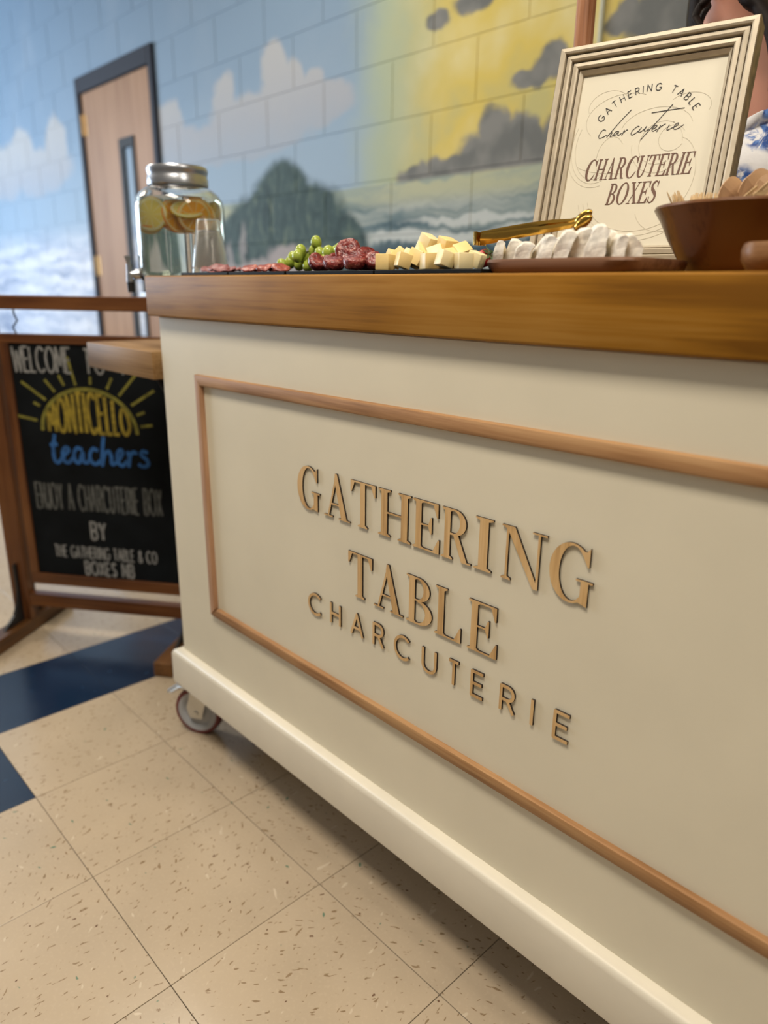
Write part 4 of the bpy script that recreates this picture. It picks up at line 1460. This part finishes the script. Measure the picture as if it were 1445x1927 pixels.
# ------------------------------------------------------------------ wooden bowl with picks and spoons
BWc = Vector((1.112, .578, ZT))
RB = .113
bowl = NB()
add_lathe(bowl, [(0, 0), (.058, 0), (.066, .003), (.078, .016), (.094, .042), (.104, .062), (RB, .0755), (RB - .001, .0785), (RB - .006, .079), (RB - .011, .070), (.088, .048), (.066, .020), (.05, .012), (0, .010)], seg=56)
o = finish(bowl, 'wooden_bowl', M['bowl'], smooth=True)
o.location = BWc
tag(o, 'dark brown wooden bowl holding toothpicks and wooden spoons', 'bowl')


def pick_mesh(L, r):
    b = NB()
    add_tube(b, [(0, 0, 0), (0, 0, L * .08), (0, 0, L * .9), (0, 0, L)], [r * .35, r, r, r * .35], 5)
    me = bpy.data.meshes.new('toothpick')
    b.to_mesh(me)
    b.free()
    me.materials.append(M['pick'])
    return me


pm = pick_mesh(.066, .0011)


def to_cam_side(): return _r0


def place_pick(top, tilt_dir, tilt, label, group):
    d = (Vector((0, 0, 1)) * math.cos(tilt) + tilt_dir * math.sin(tilt)).normalized()
    o = link_mesh('toothpick', pm)
    o.rotation_mode = 'XYZ'
    o.rotation_euler = d.to_track_quat('Z', 'Y').to_euler()
    o.location = top - d * .066
    tag(o, label, 'toothpick', group)


for k in range(18):
    px = random.uniform(1263, 1286)
    py = 374 - 12 * math.exp(-((px - 1274) / 9) ** 2) - random.uniform(0, 6) + (4 if px > 1280 else 0)
    if k == 0: px, py = 1255, 361
    t = at(px, py, 1, .555 + random.uniform(-.012, .012))
    place_pick(t, -_r0 * .9 + _f * random.uniform(-.4, .3), random.uniform(.32, .5) if k else .62, 'pale toothpick in the bundle at the left rim of the bowl', 'toothpicks at the left rim of the bowl')
for k in range(34):
    px = random.uniform(1298, 1352)
    py = 366 - 5 * random.random() + max(0, (1312 - px) * .55)
    t = at(px, py, 1, .575 + random.uniform(-.02, .025))
    place_pick(t, _r0 * random.uniform(-.2, .6) + _f * random.uniform(-.5, .3), random.uniform(.1, .4), 'pale toothpick in the wide bundle in the middle of the bowl', 'toothpicks in the middle of the bowl')


def spoon(px, py, Y, wid, hgt, lean, label, mat, yawx, fork=False):
    """disposable wooden spoon or fork, head up"""
    b = NB()
    pts = []
    if not fork:
        for k in range(19):
            a = math.radians(-60 + 300 * k / 18)
            pts.append((wid * math.cos(a), hgt * math.sin(a)))
    else:
        pts = [(wid * .35, -hgt), (wid, -hgt * .4), (wid, hgt), (wid * .72, hgt), (wid * .58, hgt * .2), (wid * .44, hgt), (wid * .12, hgt), (0, hgt * .2), (-wid * .12, hgt), (-wid * .44, hgt), (-wid * .58, hgt * .2), (-wid * .72, hgt), (-wid, hgt), (-wid, -hgt * .4), (-wid * .35, -hgt)]
    n0 = pts[0]
    pts = [(.004, -.058), (n0[0] if fork else .0045, n0[1])] + pts[1:-1] + [(-(n0[0] if fork else .0045), n0[1]), (-.004, -.058)]
    add_solid(b, [pts], lambda p: Vector((p[0], 0.0, p[1])), Vector((0, -1, 0)), .0016, 0, 0)
    for v in b.verts:
        v.co.y += -(v.co.x / wid) ** 2 * .004
    o = finish(b, 'wooden_fork' if fork else 'wooden_spoon', mat)
    o.rotation_mode = 'XYZ'
    o.rotation_euler = (random.uniform(-.25, -.05), lean, HEAD + yawx)
    o.location = at(px, py, 1, Y)
    tag(o, label, 'wooden fork' if fork else 'wooden spoon', 'wooden cutlery in the bowl')


spoon(1372, 370, .590, .019, .021, .55, 'round wooden spoon head nearest the toothpicks in the bowl', M['spoonwood'], .3)
spoon(1378, 365, .600, .019, .021, .5, 'wooden spoon close behind the leftmost spoon in the bowl', M['spoonwood'], .25)
spoon(1415, 362, .600, .020, .022, .75, 'tall wooden spoon in the middle of the cutlery in the bowl', M['spoonwood'], .2)
spoon(1428, 352, .612, .020, .022, .7, 'hindmost wooden spoon rising highest in the bowl', M['spoonwood'], .1)
spoon(1447, 362, .600, .020, .022, .6, 'wooden spoon at the right photo edge in the bowl', M['spoonwood'], -.1)
spoon(1408, 382, .545, .011, .017, .95, 'small pale wooden fork leaning low at the bowl rim', M['forkwood'], .15, True)
spoon(1432, 374, .555, .011, .017, .9, 'small pale wooden fork leaning beside the right photo edge', M['forkwood'], .1, True)

# small wooden pinch bowl at the photo's right edge
bm = NB()
add_lathe(bm, [(0, 0), (.014, 0), (.020, .003), (.0255, .012), (.0265, .022), (.0245, .0285), (.0215, .0295), (.019, .027), (.018, .012), (0, .007)], seg=28)
o = finish(bm, 'pinch_bowl', wood('pinch_wood', (.11, .045, .015), (.21, .10, .038), (.30, .16, .07), 0, 1.5, .4), smooth=True)
pp = at(1447, 490, 1, .43)
o.location = (pp.x, pp.y, ZT)
tag(o, 'small light brown wooden bowl in front of the dark wooden bowl', 'bowl')

# ------------------------------------------------------------------ drink dispenser on the side leaf
JY = .515
jc = at(341, 440, 1, JY)
ZL = .9395
JB = 1.082
st = empty('dispenser_stand', (jc.x, jc.y, ZL))
tag(st, 'black metal stand carrying the glass drink dispenser', 'stand')
for zz in (ZL + .004, JB - .005):
    bm = NB()
    ring = [(jc.x + .058 * math.cos(2 * math.pi * k / 28), jc.y + .058 * math.sin(2 * math.pi * k / 28), zz) for k in range(29)]
    add_tube(bm, ring, .004, 6, cap=False)
    finish(bm, 'ring', M['black'], st, smooth=True)
for k in range(4):
    a = .95 + k * math.pi / 2
    bm = NB()
    add_tube(bm, [(jc.x + .058 * math.cos(a), jc.y + .058 * math.sin(a), ZL + .0042), (jc.x + .058 * math.cos(a), jc.y + .058 * math.sin(a), JB - .004)], .0042, 6)
    finish(bm, 'leg', M['black'], st, smooth=True)

jar = empty('drink_dispenser', (jc.x, jc.y, JB))
tag(jar, 'glass drink dispenser jar of citrus water with a metal screw lid', 'drink dispenser')
RJ = .1005
zl = at(336, 354, 1, JY).z - JB         # shoulder top
zt = at(336, 316, 1, JY).z - JB
outer = [(0, .0), (RJ * .90, .0), (RJ * .97, .006), (RJ, .018), (RJ * .995, zl * .45), (RJ * .99, zl * .78), (RJ * .965, zl * .86), (RJ * .88, zl * .93), (RJ * .74, zl * .985), (RJ * .635, zl), (RJ * .625, zl + .006)]
inner = [(r_ - .0032, z_) for r_, z_ in outer[::-1] if r_ > .02]
inner[-1] = (RJ * .88, .006)
inner[-2] = (RJ * .93, .010)
bm = NB()
add_lathe(bm, outer + [(RJ * .625 - .0032, zl + .006)] + inner[1:] + [(0, .006)], seg=48)
finish(bm, 'glass_body', M['glass'], jar, smooth='all', world=False)
WL = zl * .875
bm = NB()
wp = [(0, .0068), (RJ * .87, .0068), (RJ * .925, .012), (RJ - .0040, .022), (RJ * .995 - .0040, zl * .45), (RJ * .99 - .0040, zl * .78), (RJ * .96 - .0042, WL), (0, WL)]
add_lathe(bm, wp, seg=48)
finish(bm, 'citrus_water', M['water'], jar, smooth=True, world=False)
bm = NB()
rl = RJ * .668
add_lathe(bm, [(0, zt), (rl * .86, zt), (rl * .92, zt - .002), (rl * .97, zt + .001), (rl, zt - .003), (rl, zt - .010), (rl * .975, zt - .013), (rl * .975, zt - .020), (rl, zt - .023), (rl * 1.0, zl + .004), (rl * .96, zl + .002), (rl * .95, zl + .002), (rl * .94, zt - .006), (0, zt - .006)], seg=48)
finish(bm, 'lid', M['lid'], jar, smooth=True, world=False)
# bail handle clip on the neck and the tap
lft = -_r0
tp0 = Vector((0, 0, .022)) + lft * (RJ + .001) - _f.xy.to_3d() * .02
fw3 = (lft - Vector((_f.x, _f.y, 0)).normalized() * .25).normalized()
bm = NB()
b0 = fw3 * (RJ - .004) + Vector((0, 0, .016))
add_tube(bm, [b0, b0 + fw3 * .012], .011, 12)
add_tube(bm, [b0 + fw3 * .01, b0 + fw3 * .028], .0075, 10)
add_tube(bm, [b0 + fw3 * .024 + Vector((0, 0, .022)), b0 + fw3 * .024 + Vector((0, 0, -.018))], [.0065, .0085], 10)
add_tube(bm, [b0 + fw3 * .024 + Vector((0, 0, .020)), b0 + fw3 * .026 + Vector((0, 0, .040))], [.004, .008], 8, flat=.5)
finish(bm, 'tap', M['lid'], jar, smooth=True, world=False)
bm = NB()
add_tube(bm, [b0 + fw3 * .024 + Vector((0, 0, -.017)), b0 + fw3 * .024 + Vector((0, 0, -.040))], [.0085, .0075], 10)
finish(bm, 'tap_nozzle', M['black'], jar, smooth=True, world=False)

# citrus slices floating in the jar
cme = {}
for nm, mt in (('lemon_slice', 'lemon'), ('orange_slice', 'orange')):
    b = NB()
    add_lathe(b, [(0, -.0028), (.031, -.0028), (.0345, -.0018), (.0355, 0), (.0345, .0018), (.031, .0028), (0, .0028)], seg=30)
    bmesh.ops.recalc_face_normals(b, faces=b.faces)
    me = bpy.data.meshes.new(nm)
    b.to_mesh(me)
    b.free()
    me.materials.append(M[mt])
    cme[nm] = me
fc = Vector((-_f.x, -_f.y, 0)).normalized()      # towards the camera
CZ = WL - .037
CIT = [('lemon_slice', -.042, .058, 0, .1, -.2, 'pale lemon slice against the front left of the jar glass'), ('orange_slice', .046, .056, -.002, .0, .35, 'round orange slice against the front right of the jar glass'),
       ('orange_slice', .0, .040, -.004, .3, 1.1, 'orange slice seen edge-on in the middle of the jar'), ('orange_slice', -.030, .018, -.012, 1.2, .3, 'orange slice lying low under the lemon in the jar'),
       ('lemon_slice', .018, .012, .0, .35, -.5, 'lemon slice between the two orange slices in the jar'), ('orange_slice', -.01, -.035, .0, .2, .5, 'orange slice at the back left of the jar'),
       ('lemon_slice', .05, -.02, -.002, .2, -.4, 'lemon slice at the back right of the jar'), ('lemon_slice', -.058, -.005, -.004, .25, .9, 'lemon slice at the far left side of the jar'),
       ('orange_slice', -.045, .030, -.016, 1.3, .2, 'orange slice lying flat below the pale lemon slice in the jar'), ('orange_slice', .044, .024, .004, .3, .9, 'orange slice at the far right side of the jar'),
       ('orange_slice', .01, -.046, .002, .1, .0, 'orange slice against the back of the jar glass'), ('lemon_slice', .03, .045, .012, 1.0, .2, 'lemon slice floating at the water surface of the jar')]
for nm, sx_, dep, dz_, tl, yw, lab in CIT:
    o = link_mesh(nm, cme[nm])
    o.rotation_mode = 'XYZ'
    nrm = (Matrix.Rotation(yw, 3, 'Z') @ fc)
    nrm = (nrm * math.cos(tl) + Vector((0, 0, 1)) * math.sin(tl)).normalized()
    o.rotation_euler = nrm.to_track_quat('Z', 'Y').to_euler()
    o.location = jar.location + _r0 * sx_ + fc * dep + Vector((0, 0, CZ + dz_))
    tag(o, lab, 'fruit slice', 'citrus slices in the jar')

# clear cups upside down on the worktop
def cup(px, py_top, Y, rb, rt, label, dz=0.0):
    p = at(px, py_top, 1, Y)
    h = p.z - ZT - dz
    b = NB()
    prof = [(rb + .0022, 0), (rb + .0028, .0015), (rb + .0022, .003), (rb, .0035), (rt, h - .002), (rt - .002, h), (0, h), (0, h - .0012), (rt - .0032, h - .0012), (rt - .0014, h - .003), (rb - .0012, .0035), (rb, 0)]
    add_lathe(b, prof + [prof[0]], seg=36)
    bmesh.ops.remove_doubles(b, verts=b.verts, dist=1e-6)
    o = finish(b, 'plastic_cup', M['cup'], smooth=True)
    o.location = (p.x, p.y, ZT + dz)
    tag(o, label, 'cup', 'clear plastic cups by the jar')


cup(391, 413, .452, .0365, .0235, 'clear plastic cup standing upside down, uppermost of the stack by the jar', .016)
cup(391, 434, .452, .0372, .0232, 'clear plastic cup at the bottom of the upside down stack by the jar')

# ------------------------------------------------------------------ person behind the cart
PY = 1.06
pcn = at(1382, 30, 1, PY)
PXc = pcn.x
zneck = pcn.z                                       # middle of the neck
pface = (CAM.xy.to_3d() - Vector((PXc, PY, 0))).normalized()
prz = math.atan2(pface.y, pface.x) + math.pi / 2    # local -y faces the camera
person = empty('person', (PXc, PY, 0), prz)
tag(person, 'person with dark hair in a blue and white floral dress standing behind the framed sign', 'person')
zn = zneck
V = {}
edges = []
verts = []
rad = []


def sv(name, co, rx, ry=None):
    V[name] = len(verts)
    verts.append(co)
    rad.append((rx, ry if ry else rx))


def se(*names):
    for a, b in zip(names, names[1:]): edges.append((V[a], V[b]))


sv('pelvis', (0, 0, zn - .60), .135, .105)
sv('waist', (0, 0, zn - .42), .115, .085)
sv('chest', (0, 0, zn - .22), .135, .095)
sv('upper', (0, .01, zn - .11), .115, .070)
sv('neck0', (0, .01, zn - .055), .062, .056)
sv('neck1', (0, .0, zn + .015), .050, .052)
sv('jaw', (0, -.020, zn + .075), .060, .066)
sv('head', (0, -.012, zn + .145), .082, .092)
sv('crown', (0, .0, zn + .205), .070, .078)
se('pelvis', 'waist', 'chest', 'upper', 'neck0', 'neck1', 'jaw', 'head', 'crown')
for s, n in ((-1, 'r'), (1, 'l')):
    sv('sh' + n, (s * .155, .01, zn - .125), .052, .052)
    sv('el' + n, (s * .215, .03, zn - .41), .038)
    sv('wr' + n, (s * .20, -.02, zn - .645), .024, .020)
    sv('pa' + n, (s * .195, -.032, zn - .715), .034, .016)
    se('upper', 'sh' + n, 'el' + n, 'wr' + n, 'pa' + n)
    for k, (dx, L) in enumerate(((-.026, .062), (-.009, .075), (.009, .070), (.026, .055))):
        sv('f%d%sa' % (k, n), (s * .195 + dx * .75, -.040, zn - .755), .0085)
        sv('f%d%sb' % (k, n), (s * .195 + dx, -.052, zn - .755 - L * .5), .008)
        sv('f%d%sc' % (k, n), (s * .195 + dx, -.046 + .02, zn - .755 - L), .007)
        se('pa' + n, 'f%d%sa' % (k, n), 'f%d%sb' % (k, n), 'f%d%sc' % (k, n))
    sv('t' + n + 'a', (s * .195 - s * .035, -.050, zn - .715), .010)
    sv('t' + n + 'b', (s * .195 - s * .042, -.066, zn - .755), .0085)
    se('pa' + n, 't' + n + 'a', 't' + n + 'b')
    sv('hip' + n, (s * .085, 0, zn - .70), .095)
    sv('kn' + n, (s * .09, -.005, zn - 1.05), .056)
    sv('an' + n, (s * .09, .02, .085), .036)
    sv('to' + n, (s * .10, -.12, .035), .036, .026)
    se('pelvis', 'hip' + n, 'kn' + n, 'an' + n, 'to' + n)
me = bpy.data.meshes.new('body')
me.from_pydata(verts, edges, [])
me.materials.append(M['skin'])
body = link_mesh('body', me, person)
md = body.modifiers.new('skin', 'SKIN')
for i, r in enumerate(rad):
    me.skin_vertices[0].data[i].radius = r
    me.skin_vertices[0].data[i].use_root = (i == 0)
md.use_smooth_shade = True
sub = body.modifiers.new('sub', 'SUBSURF')
sub.levels = sub.render_levels = 2
# face
HZ = zn + .138
for s in (-1, 1):
    bm = NB()
    add_sphere(bm, (s * .030, -.079, HZ + .005), .0115, 12, 8, sc=(1, .7, .8))
    finish(bm, 'eye', M['eye'], person, smooth='all', world=False)
    bm = NB()
    add_sphere(bm, (s * .030, -.0868, HZ + .005), .0048, 10, 6, sc=(1, .35, 1))
    finish(bm, 'pupil', M['hair'], person, smooth='all', world=False)
    bm = NB()
    add_tube(bm, [(s * .014, -.094, HZ + .024), (s * .032, -.096, HZ + .031), (s * .048, -.083, HZ + .026)], .003, 6, flat=.6)
    finish(bm, 'eyebrow', M['hair'], person, smooth=True, world=False)
    bm = NB()
    add_sphere(bm, (s * .074, .005, HZ - .008), .03, 10, 8, sc=(.3, .6, 1))
    finish(bm, 'ear', M['skin'], person, smooth='all', world=False)
bm = NB()
add_tube(bm, [(0, -.090, HZ + .015), (0, -.103, HZ - .012), (0, -.112, HZ - .030), (0, -.098, HZ - .040)], [.006, .008, .012, .008], 10)
finish(bm, 'nose', M['skin'], person, smooth='all', world=False)
bm = NB()
add_tube(bm, [(-.022, -.080, HZ - .066), (-.008, -.092, HZ - .062), (0, -.092, HZ - .064), (.008, -.092, HZ - .062), (.022, -.080, HZ - .066)], [.002, .006, .0055, .006, .002], 8, flat=.8)
finish(bm, 'mouth', M['lips'], person, smooth='all', world=False)

# hair: cap and wavy locks
bm = NB()
add_sphere(bm, (0, .018, HZ + .035), .1, 24, 16, sc=(.90, 1.02, 1.0))
for v in list(bm.verts):
    if v.co.y < -.028 - (v.co.z - HZ - .06) * .25 and v.co.z < HZ + .085: v.co.y = max(v.co.y, -.030)
    if v.co.z < HZ + .0 and v.co.y > 0: v.co.z -= .02
finish(bm, 'hair', M['hair'], person, smooth='all', world=False)
PI_ = wmat(person).inverted()


def lock(pts, r):
    b = NB()
    P = catmull([Vector(p) for p in pts], 5)
    n_ = len(P)
    add_tube(b, P, [r * (0.45 + .55 * math.sin(math.pi * min(1, .12 + .8 * k / n_))) for k in range(n_)], 8, flat=.7)
    finish(b, 'hair_lock', M['hair'], person, smooth='all', world=False)


def pl(px, py, Y): return PI_ @ at(px, py, 1, Y)


top_l = Vector((-.080, -.005, HZ + .05))
top_r = Vector((.080, -.005, HZ + .05))
lock([top_l, Vector((-.088, -.02, HZ - .03)), pl(1333, -14, .965), pl(1316, 14, .96), pl(1309, 34, .958), pl(1319, 58, .955), pl(1308, 90, .95), pl(1318, 150, .945)], .0085)
lock([top_l + Vector((0, .02, 0)), Vector((-.092, .01, HZ - .03)), pl(1322, -8, 1.0), pl(1330, 12, .985), pl(1322, 30, .98), pl(1314, 60, .975), pl(1322, 110, .97)], .0075)
lock([top_r, Vector((.090, -.02, HZ - .03)), pl(1412, -18, .965), pl(1432, 14, .955), pl(1452, 45, .945), pl(1462, 100, .93), pl(1455, 170, .925)], .017)
lock([top_r + Vector((0, .03, 0)), Vector((.094, .02, HZ - .04)), pl(1430, -18, 1.0), pl(1448, 10, .99), pl(1465, 50, .98), pl(1478, 120, .97)], .018)
lock([Vector((-.05, .085, HZ + .02)), Vector((-.06, .10, HZ - .08)), Vector((-.05, .10, HZ - .20)), Vector((-.06, .11, HZ - .32))], .035)
lock([Vector((.05, .085, HZ + .02)), Vector((.06, .10, HZ - .08)), Vector((.05, .10, HZ - .20)), Vector((.06, .11, HZ - .32))], .035)
lock([Vector((0, .095, HZ + .03)), Vector((0, .115, HZ - .08)), Vector((.01, .11, HZ - .20)), Vector((0, .115, HZ - .34))], .04)

# floral dress
w = NT('floral_dress', rough=0.75)
co = w.coord('Object')
v1 = w.n('ShaderNodeTexVoronoi', {'Vector': w.vmath('ADD', co, w.scaled(w.noise(co, 30, 3, out=1), (.03, .03, .03))), 'Scale': 17.0}, out=0)
n1 = w.noise(co, 26, 4, 0.65, dist=1.5)
n2 = w.noise(co, 70, 3, 0.6)
mk = w.math('MULTIPLY', w.smooth(v1, 0.62, 0.40), w.smooth(n1, 0.40, 0.52))
colr = w.mix(w.smooth(n2, 0.62, 0.70, 0, .5), (0.72, 0.72, 0.74), (0.30, 0.38, 0.58))
colr = w.mix(mk, colr, w.mix(w.smooth(n2, .4, .6), (0.02, 0.07, 0.28), (0.09, 0.20, 0.50)))
w.set('Base Color', colr)
w.bump(w.noise(co, 45, 3), .4, .004)
M['dress'] = w.m
bm = NB()
SEG = 48
# rings: z offset from the neck, half width, half depth, y shift
rg = [(-1.10, .24, .165, .02), (-.95, .225, .155, .015), (-.75, .20, .145, .01), (-.62, .172, .13, .005), (-.52, .140, .108, 0), (-.43, .128, .098, 0), (-.36, .138, .108, -.004), (-.29, .156, .124, -.010), (-.255, .164, .128, -.012), (-.225, .166, .120, -.007)]
rings = []
for dz_, hw, hd, ys in rg:
    rings.append([bm.verts.new((hw * math.cos(2 * math.pi * k / SEG) * (1 + (.04 * math.sin(9 * 2 * math.pi * k / SEG) if dz_ < -.6 else 0)), ys + hd * math.sin(2 * math.pi * k / SEG) * (1 + (.04 * math.sin(9 * 2 * math.pi * k / SEG) if dz_ < -.6 else 0)), zn + dz_)) for k in range(SEG)])
# neckline ring: dips at the centre front, high at the straps
neck = []
for k in range(SEG):
    a = 2 * math.pi * k / SEG
    x_, y_ = math.cos(a), math.sin(a)
    z_ = -.185
    if y_ < 0: z_ = -.182 - .035 * math.exp(-(x_ / .30) ** 2) + .012 * abs(math.sin(14 * a))
    neck.append(bm.verts.new((.158 * x_, .004 + .098 * y_, zn + z_)))
rings.append(neck)
for i in range(len(rings) - 1):
    for k in range(SEG): bm.faces.new((rings[i][k], rings[i][(k + 1) % SEG], rings[i + 1][(k + 1) % SEG], rings[i + 1][k]))
dress = finish(bm, 'dress', M['dress'], person, smooth='all', world=False)
sol = dress.modifiers.new('thick', 'SOLIDIFY')
sol.thickness = .004
sub = dress.modifiers.new('sub', 'SUBSURF')
sub.levels = sub.render_levels = 1
# gathered ruffle along the neckline and puffed sleeves
bm = NB()
RS = 160
rows = []
for j, (dz_, dr) in enumerate(((-.004, .000), (.008, .006), (.020, .012))):
    row = []
    for k in range(RS):
        a = 2 * math.pi * k / RS
        x_, y_ = math.cos(a), math.sin(a)
        z_ = -.185
        if y_ < 0: z_ = -.182 - .035 * math.exp(-(x_ / .30) ** 2)
        wv = math.sin(a * 34) * .004 * j
        row.append(bm.verts.new(((.161 + dr + wv) * x_, .003 + (.101 + dr + wv) * y_, zn + z_ + dz_)))
    rows.append(row)
for j in range(2):
    for k in range(RS): bm.faces.new((rows[j][k], rows[j][(k + 1) % RS], rows[j + 1][(k + 1) % RS], rows[j + 1][k]))
ruf = finish(bm, 'ruffle', M['dress'], person, smooth='all', world=False)
sol = ruf.modifiers.new('thick', 'SOLIDIFY')
sol.thickness = .002
for s in (-1, 1):
    bm = NB()
    add_sphere(bm, (s * .178, .008, zn - .225), .075, 20, 14, sc=(.85, .85, 1.15), M=Matrix.Rotation(s * .2, 4, 'Y'))
    for v in bm.verts:
        a = math.atan2(v.co.y, v.co.x - s * .178)
        v.co += Vector((math.cos(a), math.sin(a), 0)) * .004 * math.sin(a * 12)
    finish(bm, 'sleeve', M['dress'], person, smooth='all', world=False)
